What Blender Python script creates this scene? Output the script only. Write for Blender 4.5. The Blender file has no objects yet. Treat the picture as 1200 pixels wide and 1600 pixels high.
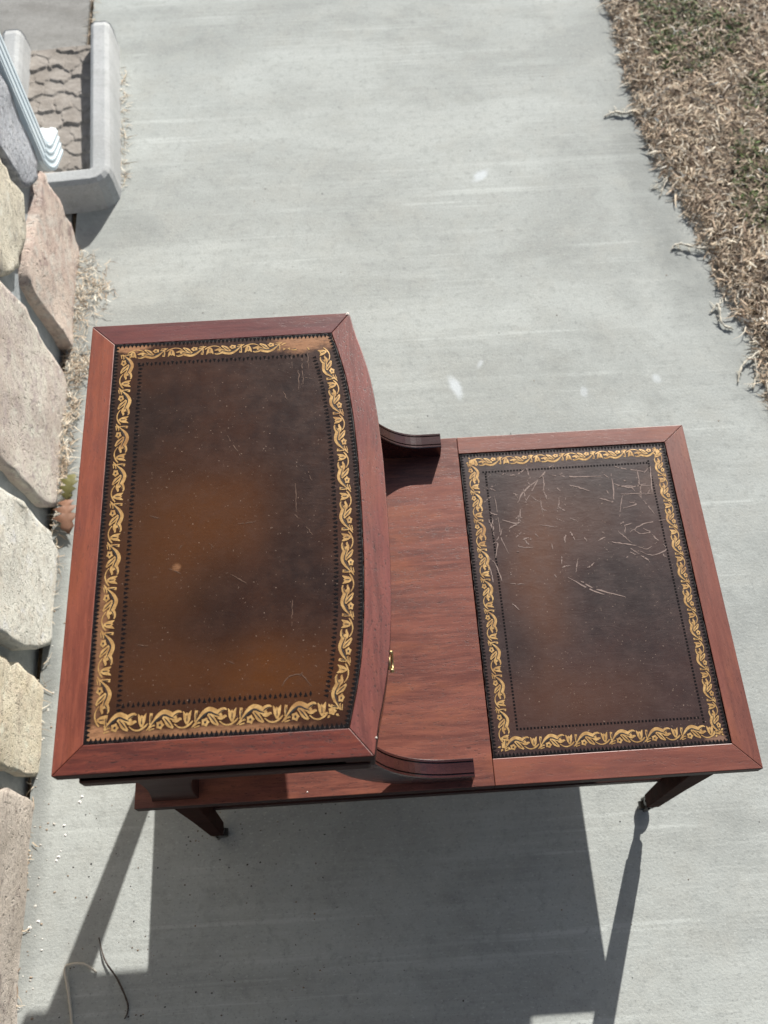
import bpy, math, random
import numpy as np
from mathutils import Vector, Matrix, noise as mnoise

random.seed(7)
rng = np.random.default_rng(11)
SC = bpy.context.scene
COL = SC.collection

# ------------------------------------------------------------------ camera
cam_d = bpy.data.cameras.new("camera")
cam = bpy.data.objects.new("camera", cam_d)
COL.objects.link(cam)
SC.camera = cam
pi_, ro_, ya_ = 0.45572613, -0.0162048, -0.04711806
M = (Matrix.Rotation(ya_, 3, 'Z') @ Matrix.Rotation(pi_, 3, 'X') @ Matrix.Rotation(ro_, 3, 'Z')).to_4x4()
M.translation = (0.29522912, -0.17522787, 1.5581851)
cam.matrix_world = M
cam_d.sensor_fit = 'VERTICAL'
cam_d.sensor_height = 24.0
cam_d.lens = 24.0 * 1463.81644 / 1600.0
cam_d.clip_start = 0.02
cam_d.clip_end = 400
cam_d.dof.use_dof = True
cam_d.dof.focus_distance = 1.10
cam_d.dof.aperture_fstop = 4.6

# ------------------------------------------------------------------ light
KX, KY = 0.614, 1.664                       # shadow offset per unit of height
elev = math.atan2(1.0, math.hypot(KX, KY))
azim = math.atan2(KX, KY)                   # clockwise from +Y
world = bpy.data.worlds.new("World")
SC.world = world
world.use_nodes = True
wn = world.node_tree
wn.nodes.clear()
wo = wn.nodes.new("ShaderNodeOutputWorld")
bg = wn.nodes.new("ShaderNodeBackground")
sky = wn.nodes.new("ShaderNodeTexSky")
sky.sky_type = 'NISHITA'
sky.sun_disc = False
sky.sun_elevation = elev
sky.sun_rotation = azim
sky.air_density = 1.0
sky.dust_density = 1.8
bg.inputs[1].default_value = 0.052
wn.links.new(sky.outputs[0], bg.inputs[0])
wn.links.new(bg.outputs[0], wo.inputs[0])

sun_d = bpy.data.lights.new("sun", 'SUN')
sun_d.energy = 4.8
sun_d.angle = math.radians(0.55)
sun_d.color = (1.0, 0.97, 0.915)
sun = bpy.data.objects.new("sun", sun_d)
COL.objects.link(sun)
sun.rotation_euler = Vector((KX, KY, 1.0)).to_track_quat('Z', 'Y').to_euler()

SC.view_settings.view_transform = 'Standard'
SC.view_settings.look = 'None'
SC.view_settings.gamma = 1.0
SC.view_settings.use_curve_mapping = False
SC.view_settings.exposure = 0.66

# ------------------------------------------------------------------ node helper
class NT:
    def __init__(s, name):
        s.m = bpy.data.materials.new(name)
        s.m.use_nodes = True
        s.t = s.m.node_tree
        s.t.nodes.clear()
        s.out = s.t.nodes.new("ShaderNodeOutputMaterial")
        s.b = s.t.nodes.new("ShaderNodeBsdfPrincipled")
        s.t.links.new(s.b.outputs[0], s.out.inputs[0])
    def put(s, sock, v):
        if isinstance(v, bpy.types.NodeSocket):
            s.t.links.new(v, sock)
        elif isinstance(v, (tuple, list)) and len(v) == 3 and sock.type == 'RGBA':
            sock.default_value = (*v, 1)
        else:
            sock.default_value = v
    def n(s, typ, ins=None, **props):
        nd = s.t.nodes.new(typ)
        for k, v in props.items():
            setattr(nd, k, v)
        for k, v in (ins or {}).items():
            s.put(nd.inputs[k], v)
        return nd
    def coord(s):
        return s.n("ShaderNodeTexCoord").outputs['Object']
    def attr(s, name):
        return s.n("ShaderNodeAttribute", attribute_name=name).outputs['Vector']
    def attrc(s, name):
        return s.n("ShaderNodeAttribute", attribute_name=name).outputs['Color']
    def map(s, vec, scale=(1, 1, 1), rot=(0, 0, 0), loc=(0, 0, 0)):
        return s.n("ShaderNodeMapping", {0: vec, 1: loc, 2: rot, 3: scale}).outputs[0]
    def noise(s, vec, scale=5, detail=4, rough=0.55, dist=0.0):
        return s.n("ShaderNodeTexNoise", {'Vector': vec, 'Scale': scale, 'Detail': detail, 'Roughness': rough, 'Distortion': dist}).outputs['Fac']
    def ramp(s, fac, a, b, lo=0.0, hi=1.0):
        return s.n("ShaderNodeMapRange", {0: fac, 1: a, 2: b, 3: lo, 4: hi}, interpolation_type='SMOOTHSTEP').outputs[0]
    def mix(s, fac, a, b, mode='MIX'):
        nd = s.n("ShaderNodeMix", data_type='RGBA', blend_type=mode)
        s.put(nd.inputs[0], fac); s.put(nd.inputs[6], a); s.put(nd.inputs[7], b)
        return nd.outputs[2]
    def math(s, op, a, b=0.0, c=0.0):
        return s.n("ShaderNodeMath", {0: a, 1: b, 2: c}, operation=op).outputs[0]
    def bump(s, h, strength=0.3, dist=0.001, normal=None):
        nd = s.n("ShaderNodeBump", {'Height': h, 'Strength': strength, 'Distance': dist})
        if normal is not None:
            s.t.links.new(normal, nd.inputs['Normal'])
        return nd.outputs[0]
    def spot(s, vec, c, r, ang=0.0, edge=0.35, warp=None, amp=0.0):
        v = s.n("ShaderNodeVectorMath", {0: vec, 1: (c[0], c[1], 0)}, operation='SUBTRACT').outputs[0]
        v = s.n("ShaderNodeVectorRotate", {'Vector': v, 'Angle': -ang}, rotation_type='Z_AXIS').outputs[0]
        v = s.n("ShaderNodeVectorMath", {0: v, 1: (1 / r[0], 1 / r[1], 0)}, operation='MULTIPLY').outputs[0]
        L = s.n("ShaderNodeVectorMath", {0: v}, operation='LENGTH').outputs['Value']
        if warp is not None:
            L = s.math('ADD', L, s.math('MULTIPLY', s.math('SUBTRACT', warp, 0.5), amp))
        return s.ramp(L, 1.0 - edge, 1.0 + edge, 1.0, 0.0)
    def set(s, **kw):
        for k, v in kw.items():
            s.put(s.b.inputs[k.replace('_', ' ')], v)
        return s.m

# ------------------------------------------------------------------ materials
def wood(name, dark, mid, light, rough=0.42, fleck=0.75, band=0.5, bumpy=0.25, coat=0.0, streak=1.0, spec=0.5, pl=110):
    k = NT(name)
    v = k.attr("grain")
    v2 = k.n("ShaderNodeVectorMath", {0: v, 1: k.n("ShaderNodeVectorMath", {0: k.n("ShaderNodeTexNoise", {'Vector': k.map(v, (7, 9, 9)), 'Scale': 1.0, 'Detail': 2.0}).outputs['Color'], 1: (0.0, 0.012, 0.0)}, operation='MULTIPLY').outputs[0]}, operation='ADD').outputs[0]
    big = k.noise(k.map(v2, (2.6, 42, 36)), 1.0, 6, 0.66)
    fine = k.noise(k.map(v2, (22, 250, 200)), 1.0, 6, 0.70)
    blot = k.noise(k.map(v2, (9, 38, 30)), 1.0, 6, 0.66)
    tone = k.noise(k.map(v, (9, 30, 20), (0, 0, 0), (3, 1, 2)), 1.0, 5, 0.6)
    c = k.mix(k.ramp(big, 0.34, 0.68), dark, mid)
    c = k.mix(k.math('MULTIPLY', k.ramp(fine, 0.40, 0.68), 0.6 * streak), c, light)
    c = k.mix(k.math('MULTIPLY', k.ramp(tone, 0.48, 0.66), 0.35), c, (light[0] * 1.05, light[1] * 1.02, light[2] * 0.72))
    c = k.mix(k.math('MULTIPLY', k.ramp(blot, 0.50, 0.70), band), c, dark)
    pores = k.noise(k.map(v2, (pl, 520, 420)), 1.0, 4, 0.68)
    pm = k.math('MULTIPLY', k.ramp(pores, 0.56, 0.66), k.ramp(blot, 0.36, 0.56, 0.35, 1.0))
    c = k.mix(k.math('MULTIPLY', pm, fleck), c, tuple(x * 0.30 for x in dark))
    sp = k.noise(k.map(v, (430, 520, 400)), 1.0, 2, 0.5)
    c = k.mix(k.math('MULTIPLY', k.ramp(sp, 0.66, 0.74), 0.30), c, tuple(min(1, x * 1.5) for x in light))
    h = k.math('SUBTRACT', k.math('MULTIPLY', fine, 0.5), k.math('MULTIPLY', pm, 0.6))
    nr = k.bump(h, bumpy, 0.0006)
    r = k.math('ADD', k.math('MULTIPLY', blot, 0.22), rough - 0.1)
    return k.set(Base_Color=c, Roughness=r, Normal=nr, Coat_Weight=coat, Coat_Roughness=0.25, Specular_IOR_Level=spec)

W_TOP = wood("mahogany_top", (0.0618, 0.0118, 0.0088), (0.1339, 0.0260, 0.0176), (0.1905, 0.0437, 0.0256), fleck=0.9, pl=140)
W_ROSE = wood("mahogany_faded_haze", (0.1066, 0.0318, 0.0269), (0.1854, 0.0544, 0.0459), (0.2429, 0.0779, 0.0617), rough=0.40, fleck=0.85, pl=230)  # faded front rail, with pinkish sun haze mixed into the base colour
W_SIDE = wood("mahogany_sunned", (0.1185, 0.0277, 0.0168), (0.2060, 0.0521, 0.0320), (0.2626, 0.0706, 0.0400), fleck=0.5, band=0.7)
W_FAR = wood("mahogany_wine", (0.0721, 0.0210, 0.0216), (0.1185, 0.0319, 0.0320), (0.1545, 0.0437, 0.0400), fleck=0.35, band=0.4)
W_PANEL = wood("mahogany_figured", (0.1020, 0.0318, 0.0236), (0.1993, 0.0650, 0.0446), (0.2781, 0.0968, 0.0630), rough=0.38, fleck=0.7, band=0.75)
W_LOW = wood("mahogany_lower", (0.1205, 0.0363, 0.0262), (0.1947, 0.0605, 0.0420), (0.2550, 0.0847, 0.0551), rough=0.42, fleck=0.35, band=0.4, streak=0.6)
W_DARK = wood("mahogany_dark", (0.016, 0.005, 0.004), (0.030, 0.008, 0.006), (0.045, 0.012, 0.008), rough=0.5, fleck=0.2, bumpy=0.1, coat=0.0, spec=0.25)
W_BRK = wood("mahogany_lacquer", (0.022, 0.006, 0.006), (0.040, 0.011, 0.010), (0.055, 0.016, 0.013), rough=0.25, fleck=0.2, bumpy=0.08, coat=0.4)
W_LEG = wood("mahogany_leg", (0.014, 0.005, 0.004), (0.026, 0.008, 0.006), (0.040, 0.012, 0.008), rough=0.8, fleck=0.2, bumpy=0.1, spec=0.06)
W_FRONT = wood("mahogany_drawer", (0.10, 0.025, 0.012), (0.22, 0.06, 0.022), (0.34, 0.11, 0.04), rough=0.35, coat=0.3)
k = NT("mahogany_edge")
W_EDGE = k.set(Base_Color=(0.022, 0.007, 0.006), Roughness=0.6, Specular_IOR_Level=0.2)

ROOT = Vector((0.375, 0.25, 0.0))          # the table's base, all its meshes are relative to it
def rl(x, y):
    return (x - ROOT.x, y - ROOT.y)

def leather(name, spots_wear, spots_warm, spots_dark, dark, mid, warm, wearc, rough):
    k = NT(name)
    v = k.coord()
    n1 = k.noise(v, 11, 9, 0.68)
    n2 = k.noise(v, 48, 7, 0.68)
    n3 = k.noise(v, 260, 3, 0.6)
    warp = k.noise(v, 30, 5, 0.7)
    fib = k.noise(k.map(v, (120, 500, 1)), 1.0, 4, 0.65)
    c = k.mix(k.ramp(n1, 0.36, 0.64), dark, mid)
    for (cx, cy, rx, ry, a) in spots_warm:
        c = k.mix(k.math('MULTIPLY', k.spot(v, rl(cx, cy), (rx, ry), 0, 0.85, n1, 2.4), a), c, warm)
    for (cx, cy, rx, ry, a) in spots_dark:
        c = k.mix(k.math('MULTIPLY', k.spot(v, rl(cx, cy), (rx, ry), 0, 0.85, n1, 2.4), a), c, tuple(x * 0.6 for x in dark))
    c = k.mix(k.math('MULTIPLY', k.ramp(n2, 0.42, 0.75), 0.35), c, tuple(x * 1.35 for x in mid))
    dust = k.math('MULTIPLY', k.ramp(k.noise(v, 430, 2, 0.5), 0.70, 0.75), 0.6)
    c = k.mix(dust, c, (0.30, 0.22, 0.17))
    for (cx, cy, rx, ry, a) in spots_wear:
        m = k.spot(v, rl(cx, cy), (rx, ry), 0, 0.45, warp, 2.4)
        m = k.math('MULTIPLY', k.math('MULTIPLY', m, a), k.ramp(fib, 0.30, 0.55, 0.45, 1.0))
        c = k.mix(m, c, wearc)
    wr = k.noise(k.map(v, (38, 95, 1), dist_rot), 1.0, 6, 0.62, 1.2)
    h = k.math('ADD', k.math('MULTIPLY', wr, 1.0), k.math('MULTIPLY', n3, 0.35))
    h = k.math('ADD', h, k.math('MULTIPLY', n2, 0.25))
    nr = k.bump(h, 0.16, 0.0011)
    r = k.math('ADD', k.math('MULTIPLY', n2, 0.2), rough - 0.1)
    return k.set(Base_Color=c, Roughness=r, Normal=nr, Specular_IOR_Level=0.5)
dist_rot = (0, 0, 0.25)
LEA_U = leather("leather_tooled_brown",
    [(0.238, 0.463, 0.036, 0.012, 0.85), (0.044, 0.468, 0.024, 0.006, 0.9), (0.040, 0.033, 0.018, 0.010, 0.85),
     (0.15, 0.033, 0.075, 0.0045, 0.65), (0.036, 0.12, 0.005, 0.07, 0.5), (0.105, 0.197, 0.004, 0.004, 0.5)],
    [(0.10, 0.22, 0.05, 0.07, 0.55), (0.20, 0.085, 0.07, 0.035, 0.9), (0.155, 0.25, 0.05, 0.05, 0.6), (0.09, 0.09, 0.05, 0.03, 0.4)],
    [(0.21, 0.43, 0.04, 0.05, 0.7), (0.15, 0.15, 0.03, 0.05, 0.5), (0.23, 0.20, 0.03, 0.08, 0.6), (0.09, 0.38, 0.05, 0.06, 0.4)],
    (0.019, 0.0064, 0.0030), (0.037, 0.0112, 0.0030), (0.082, 0.0250, 0.0025), (0.34, 0.17, 0.085), 0.32)
LEA_L = leather("leather_tooled_plum",
    [(0.702, 0.050, 0.012, 0.004, 0.6), (0.69, 0.40, 0.02, 0.02, 0.10)],
    [(0.515, 0.28, 0.035, 0.10, 0.75), (0.53, 0.11, 0.08, 0.04, 0.45), (0.56, 0.35, 0.05, 0.05, 0.35)],
    [(0.62, 0.24, 0.06, 0.05, 0.7), (0.47, 0.40, 0.03, 0.06, 0.6), (0.47, 0.18, 0.03, 0.04, 0.5), (0.63, 0.42, 0.06, 0.03, 0.4)],
    (0.027, 0.0135, 0.0120), (0.043, 0.0190, 0.0145), (0.100, 0.0380, 0.0170), (0.30, 0.17, 0.11), 0.38)

k = NT("gold_leaf")
v = k.coord()
g1 = k.noise(v, 160, 4, 0.6); g2 = k.noise(v, 25, 4, 0.6)
c = k.mix(k.ramp(g1, 0.35, 0.7), (0.36, 0.205, 0.072), (0.56, 0.355, 0.140))
c = k.mix(k.math('MULTIPLY', k.ramp(g2, 0.50, 0.70), 0.7), c, (0.26, 0.12, 0.04))
GOLD = k.set(Base_Color=c, Metallic=0.25, Roughness=0.42, Normal=k.bump(g1, 0.4, 0.0006))

k = NT("black_tooling")
BLACK = k.set(Base_Color=(0.006, 0.005, 0.006), Roughness=0.8, Specular_IOR_Level=0.1)
k = NT("tooling_groove")
c = k.mix(k.ramp(k.noise(k.coord(), 60, 5, 0.7), 0.50, 0.66), (0.012, 0.008, 0.007), (0.05, 0.022, 0.013))
GROOVE = k.set(Base_Color=c, Roughness=0.5)
k = NT("scuffed_leather")
c = k.mix(k.noise(k.coord(), 300, 4, 0.7), (0.10, 0.062, 0.052), (0.36, 0.27, 0.235))
SCUFF = k.set(Base_Color=c, Roughness=0.75)
k = NT("faint_scratch")
c = k.mix(k.noise(k.coord(), 300, 4, 0.7), (0.05, 0.024, 0.015), (0.17, 0.095, 0.06))
SCUFF_U = k.set(Base_Color=c, Roughness=0.7)
k = NT("brass")
BRASS = k.set(Base_Color=(0.45, 0.33, 0.17), Metallic=1.0, Roughness=0.45)
k = NT("caster_metal")
CAST = k.set(Base_Color=(0.03, 0.027, 0.024), Metallic=0.6, Roughness=0.35)

def concrete(name, c0, c1, c2, stains=(), bright=()):
    k = NT(name)
    v = k.coord()
    n1 = k.noise(v, 2.2, 5, 0.6)
    n2 = k.noise(v, 14, 6, 0.65)
    n3 = k.noise(v, 240, 4, 0.65)
    br = k.noise(k.map(v, (2.6, 130, 1), (0, 0, 0.035)), 1.0, 5, 0.6)
    br2 = k.noise(k.map(v, (1.3, 26, 1), (0, 0, 0.06)), 1.0, 4, 0.6)
    c = k.mix(k.ramp(n1, 0.33, 0.67), c0, c1)
    n4 = k.noise(v, 6.5, 6, 0.68, 0.4)
    c = k.mix(k.math('MULTIPLY', k.ramp(n2, 0.40, 0.72), 0.5), c, c2)
    c = k.mix(k.math('MULTIPLY', k.ramp(n4, 0.50, 0.72), 0.5), c, tuple(x * 0.76 for x in c0))
    patch = k.ramp(k.noise(v, 3.1, 3, 0.5), 0.42, 0.62)
    bands = k.noise(k.map(v, (0.9, 48, 1), (0, 0, 0.045), (2, 6, 0)), 1.0, 5, 0.68)
    c = k.mix(k.math('MULTIPLY', k.math('MULTIPLY', k.ramp(bands, 0.56, 0.64), 0.6), k.ramp(k.noise(v, 2.3, 4, 0.6), 0.46, 0.58)), c, tuple(min(0.72, x * 1.30) for x in c1))
    wash = k.noise(k.map(v, (1.6, 3.4, 1), (0, 0, 0.2), (4, 2, 0)), 1.0, 7, 0.62, 0.5)
    c = k.mix(k.math('MULTIPLY', k.ramp(wash, 0.50, 0.64), 0.55), c, tuple(min(0.7, x * 1.16) for x in c1))
    c = k.mix(k.math('MULTIPLY', k.ramp(wash, 0.48, 0.36), 0.50), c, tuple(x * 0.82 for x in c0))
    c = k.mix(k.math('MULTIPLY', k.math('MULTIPLY', k.ramp(br, 0.44, 0.66), 0.24), patch), c, tuple(x * 1.22 for x in c1))
    c = k.mix(k.math('MULTIPLY', k.math('MULTIPLY', k.ramp(br2, 0.50, 0.66), 0.45), patch), c, tuple(x * 1.18 for x in c1))
    c = k.mix(k.math('MULTIPLY', k.ramp(k.noise(v, 55, 6, 0.74), 0.50, 0.66), 0.45), c, tuple(x * 0.78 for x in c0))
    c = k.mix(k.math('MULTIPLY', k.ramp(n3, 0.56, 0.70), 0.6), c, tuple(x * 0.55 for x in c0))
    c = k.mix(k.math('MULTIPLY', k.ramp(k.noise(k.map(v, (0.45, 1, 1)), 300, 4, 0.65), 0.56, 0.70), 0.5), c, tuple(min(0.7, x * 1.4) for x in c1))
    warp = k.noise(v, 40, 4, 0.6)
    for (cx, cy, rx, ry, ang, a) in bright:
        c = k.mix(k.math('MULTIPLY', k.spot(v, (cx, cy), (rx, ry), ang, 0.5, warp, 1.6), a), c, (0.60, 0.64, 0.66))
    for (cx, cy, rx, ry, ang, a) in stains:
        c = k.mix(k.math('MULTIPLY', k.spot(v, (cx, cy), (rx, ry), ang, 0.6, n2, 1.6), a), c, tuple(x * 0.55 for x in c0))
    h = k.math('ADD', k.math('MULTIPLY', br, 0.40), k.math('MULTIPLY', n3, 1.1))
    h = k.math('ADD', h, k.math('MULTIPLY', n2, 1.2))
    return k.set(Base_Color=c, Roughness=0.88, Normal=k.bump(h, 0.35, 0.0022), Specular_IOR_Level=0.25)
CONC = concrete("broomed_concrete", (0.345, 0.360, 0.343), (0.416, 0.436, 0.416), (0.388, 0.390, 0.358),
    bright=[(0.598, 1.412, 0.022, 0.010, 0.8, 0.75), (0.490, 0.853, 0.010, 0.024, 0.35, 0.8), (0.544, 0.906, 0.005, 0.011, -0.5, 0.5),
            (0.741, 0.826, 0.007, 0.011, 0.0, 0.45), (0.889, 0.849, 0.008, 0.010, 0.2, 0.55)],
    stains=[(-0.262, 0.70, 0.018, 0.5, 0.0, 0.6), (-0.26, 0.05, 0.02, 0.25, 0.0, 0.5), (-0.21, 1.30, 0.10, 0.05, 0, 0.35), (0.98, 1.4, 0.06, 0.35, 0.0, 0.35),
            (1.06, 0.95, 0.06, 0.25, 0.3, 0.35)])
PADM = concrete("weathered_concrete", (0.24, 0.235, 0.22), (0.30, 0.295, 0.28), (0.20, 0.19, 0.175))
BLOCKM = concrete("cast_concrete", (0.40, 0.41, 0.41), (0.46, 0.47, 0.47), (0.43, 0.425, 0.41))
k = NT("cast_floor_concrete")
v = k.coord()
c = k.mix(k.ramp(k.noise(v, 18, 5, 0.6), 0.35, 0.7), (0.22, 0.195, 0.17), (0.33, 0.30, 0.27))
FLOORM = k.set(Base_Color=c, Roughness=0.92, Normal=k.bump(k.noise(v, 300, 4, 0.6), 0.4, 0.002))

k = NT("cement_mortar")
v = k.coord()
n1 = k.noise(v, 30, 6, 0.65)
c = k.mix(k.ramp(n1, 0.3, 0.7), (0.30, 0.33, 0.345), (0.42, 0.45, 0.46))
MORT = k.set(Base_Color=c, Roughness=0.95, Normal=k.bump(k.noise(v, 160, 5, 0.7), 0.8, 0.006))

def stone_mat(name, a, b, c2, dirt):
    k = NT(name)
    v = k.coord()
    n1 = k.noise(v, 9, 6, 0.65, 0.6); n2 = k.noise(v, 38, 6, 0.7); n3 = k.noise(v, 170, 4, 0.65)
    c = k.mix(k.ramp(n1, 0.40, 0.60), a, b)
    c = k.mix(k.math('MULTIPLY', k.ramp(n2, 0.46, 0.62), 0.8), c, c2)
    c = k.mix(k.math('MULTIPLY', k.ramp(k.noise(k.map(v, (1, 1, 1.6), (0, 0, 0), (3, 5, 1)), 17, 6, 0.72, 0.5), 0.53, 0.66), 0.75), c, dirt)
    c = k.mix(k.math('MULTIPLY', k.ramp(k.noise(k.map(v, (1, 1, 1), (0, 0, 0), (9, 2, 4)), 70, 5, 0.7), 0.57, 0.68), 0.6), c, tuple(x * 0.6 for x in dirt))
    c = k.mix(k.math('MULTIPLY', k.ramp(n3, 0.60, 0.70), 0.6), c, tuple(x * 0.35 for x in dirt))
    c = k.mix(k.math('MULTIPLY', k.ramp(k.noise(k.map(v, (1, 1, 1), (0, 0, 0), (1, 7, 4)), 26, 6, 0.7), 0.55, 0.68), 0.6), c, tuple(min(0.8, x * 1.25) for x in b))
    h = k.math('ADD', k.math('MULTIPLY', k.noise(v, 75, 7, 0.78), 1.0), k.math('MULTIPLY', k.ramp(k.noise(v, 120, 3, 0.5), 0.60, 0.70), -0.7))
    return k.set(Base_Color=c, Roughness=0.9, Normal=k.bump(h, 0.85, 0.009), Specular_IOR_Level=0.2)
ST = {
 'gray':  stone_mat("stone_grey", (0.36, 0.37, 0.40), (0.50, 0.52, 0.56), (0.60, 0.61, 0.64), (0.26, 0.26, 0.29)),
 'pink':  stone_mat("stone_rose", (0.56, 0.44, 0.38), (0.66, 0.55, 0.47), (0.64, 0.59, 0.53), (0.36, 0.27, 0.25)),
 'cream': stone_mat("stone_cream", (0.68, 0.62, 0.50), (0.75, 0.70, 0.58), (0.60, 0.55, 0.45), (0.42, 0.38, 0.33)),
 'big':   stone_mat("stone_buff", (0.57, 0.49, 0.43), (0.69, 0.64, 0.56), (0.60, 0.52, 0.48), (0.40, 0.32, 0.32)),
 'white': stone_mat("stone_white", (0.72, 0.70, 0.63), (0.78, 0.76, 0.68), (0.70, 0.65, 0.56), (0.50, 0.47, 0.42)),
 'yel':   stone_mat("stone_honey", (0.68, 0.59, 0.43), (0.76, 0.69, 0.54), (0.65, 0.56, 0.44), (0.48, 0.41, 0.32)),
 'brown': stone_mat("stone_tan", (0.48, 0.42, 0.36), (0.60, 0.53, 0.46), (0.54, 0.48, 0.42), (0.32, 0.27, 0.24)),
}
k = NT("painted_aluminium")
c = k.mix(k.ramp(k.noise(k.coord(), 20, 4, 0.6), 0.4, 0.7), (0.66, 0.76, 0.82), (0.74, 0.82, 0.86))
SPOUT = k.set(Base_Color=c, Roughness=0.4)
k = NT("soil")
v = k.coord()
c = k.mix(k.ramp(k.noise(v, 22, 6, 0.7), 0.35, 0.7), (0.10, 0.072, 0.050), (0.30, 0.235, 0.165))
SOIL = k.set(Base_Color=c, Roughness=1.0, Normal=k.bump(k.noise(v, 60, 6, 0.7), 0.8, 0.02))
k = NT("dry_blade")
c = k.attrc("col")
DRY = k.set(Base_Color=c, Roughness=0.75, Specular_IOR_Level=0.25)
k = NT("crumb")
CRUMB = k.set(Base_Color=k.attrc("col"), Roughness=0.9)

# ------------------------------------------------------------------ object helpers
def tag(o, label=None, cat=None, group=None, kind=None):
    if label: o["label"] = label
    if cat: o["category"] = cat
    if group: o["group"] = group
    if kind: o["kind"] = kind
    return o
def empty(name, loc, label, cat, group=None):
    o = bpy.data.objects.new(name, None)
    COL.objects.link(o)
    o.location = loc
    o.empty_display_size = 0.05
    return tag(o, label, cat, group)
def smooth(me, on=True):
    me.polygons.foreach_set('use_smooth', [on] * len(me.polygons))
def obj(name, verts, faces, mat, parent=None, origin=(0, 0, 0), grain=None, sm=False, bevel=0.0):
    """verts in world metres; origin is subtracted (the thing's root)."""
    ox, oy, oz = origin
    me = bpy.data.meshes.new(name)
    me.from_pydata([(x - ox, y - oy, z - oz) for x, y, z in verts], [], faces)
    me.validate()
    if grain is not None:
        a = me.attributes.new("grain", 'FLOAT_VECTOR', 'POINT')
        d = Vector((grain[0], grain[1], 0)).normalized()
        off = (random.uniform(0, 9), random.uniform(0, 9), random.uniform(0, 9))
        if grain == 'Z':
            pass
        vals = []
        for v in me.vertices:
            vals += [v.co.x * d.x + v.co.y * d.y + off[0], -v.co.x * d.y + v.co.y * d.x + off[1], v.co.z + off[2]]
        a.data.foreach_set('vector', vals)
    if sm: smooth(me)
    me.materials.append(mat)
    o = bpy.data.objects.new(name, me)
    COL.objects.link(o)
    if parent is not None:
        o.parent = parent
    else:
        o.location = origin
    if bevel > 0:
        b = o.modifiers.new("bevel", 'BEVEL')
        b.width = bevel; b.segments = 2; b.limit_method = 'ANGLE'; b.angle_limit = math.radians(40)
    return o
def prism(poly, z0, z1):
    n = len(poly)
    v = [(x, y, z0) for x, y in poly] + [(x, y, z1) for x, y in poly]
    f = [tuple(range(n - 1, -1, -1)), tuple(range(n, 2 * n))]
    f += [(i, (i + 1) % n, n + (i + 1) % n, n + i) for i in range(n)]
    return v, f
def boxm(x0, x1, y0, y1, z0, z1):
    return prism([(x0, y0), (x1, y0), (x1, y1), (x0, y1)], z0, z1)
def join(parts):
    V, F = [], []
    for v, f in parts:
        o = len(V)
        V += list(v)
        F += [tuple(i + o for i in q) for q in f]
    return V, F
def tube(pts, radii, n=8, cap=True):
    V, F = [], []
    P = [Vector(p) for p in pts]
    up = Vector((0.13, 0.21, 1)).normalized()
    for i, p in enumerate(P):
        t = (P[min(i + 1, len(P) - 1)] - P[max(i - 1, 0)]).normalized()
        a = t.cross(up)
        if a.length < 1e-4: a = t.cross(Vector((1, 0, 0)))
        a.normalize(); b = t.cross(a).normalized()
        r = radii[i] if isinstance(radii, (list, tuple)) else radii
        for j in range(n):
            th = 2 * math.pi * j / n
            V.append(tuple(p + a * (r * math.cos(th)) + b * (r * math.sin(th))))
    for i in range(len(P) - 1):
        for j in range(n):
            F.append((i * n + j, i * n + (j + 1) % n, (i + 1) * n + (j + 1) % n, (i + 1) * n + j))
    if cap:
        F.append(tuple(range(n - 1, -1, -1)))
        F.append(tuple(range((len(P) - 1) * n, len(P) * n)))
    return V, F
def spline(pts, m=6):
    """Catmull-Rom through tuples of any length."""
    P = [np.array(p, float) for p in pts]
    P = [2 * P[0] - P[1]] + P + [2 * P[-1] - P[-2]]
    out = []
    for i in range(1, len(P) - 2):
        for s in range(m):
            t = s / m
            a, b, c, d = P[i - 1], P[i], P[i + 1], P[i + 2]
            out.append(0.5 * ((2 * b) + (c - a) * t + (2 * a - 5 * b + 4 * c - d) * t * t + (3 * b - a - 3 * c + d) * t ** 3))
    out.append(P[-2])
    return out

# ================================================================== THE GROUND
EDGE = [(-4.0, 1.22), (-1.0, 1.17), (0.2, 1.15), (0.79, 1.100), (0.945, 1.090), (1.10, 1.058), (1.24, 1.045), (1.41, 0.997), (1.62, 0.982), (1.80, 0.966), (2.0, 0.972), (2.4, 0.98), (4.0, 0.96), (8.0, 0.95)]
def edge_x(y):
    return np.interp(y, [e[0] for e in EDGE], [e[1] for e in EDGE])
WALLX = lambda y: -0.262 - 0.022 * y
S = 70.0
o = obj("ground", [(-S, -S, -0.016), (S, -S, -0.016), (S, S, -0.016), (-S, S, -0.016)], [(0, 1, 2, 3)], SOIL)
tag(o, kind="structure")
yy = list(np.linspace(-4, 8, 61))
pl = [(WALLX(y) - 0.006 + 0.003 * mnoise.noise((y * 9, 0, 0)), y) for y in yy]
pr = [(float(edge_x(y)) + 0.035 + 0.012 * mnoise.noise((y * 6, 3, 0)), y) for y in reversed(yy)]
v, f = prism(pl[::-1] + pr[::-1], -0.10, 0.0)
o = obj("walkway", v, f, CONC)
tag(o, kind="structure")
yp = list(np.linspace(1.20, 8, 30))
pp = [(WALLX(y) - 0.020 - 0.003 * mnoise.noise((y * 11, 7, 0)), y) for y in yp]
v, f = prism([(-4.0, 1.20)] + pp + [(-4.0, 8.0)], -0.10, -0.005)
o = obj("concrete_pad", v, f, PADM)
tag(o, kind="structure")

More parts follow.
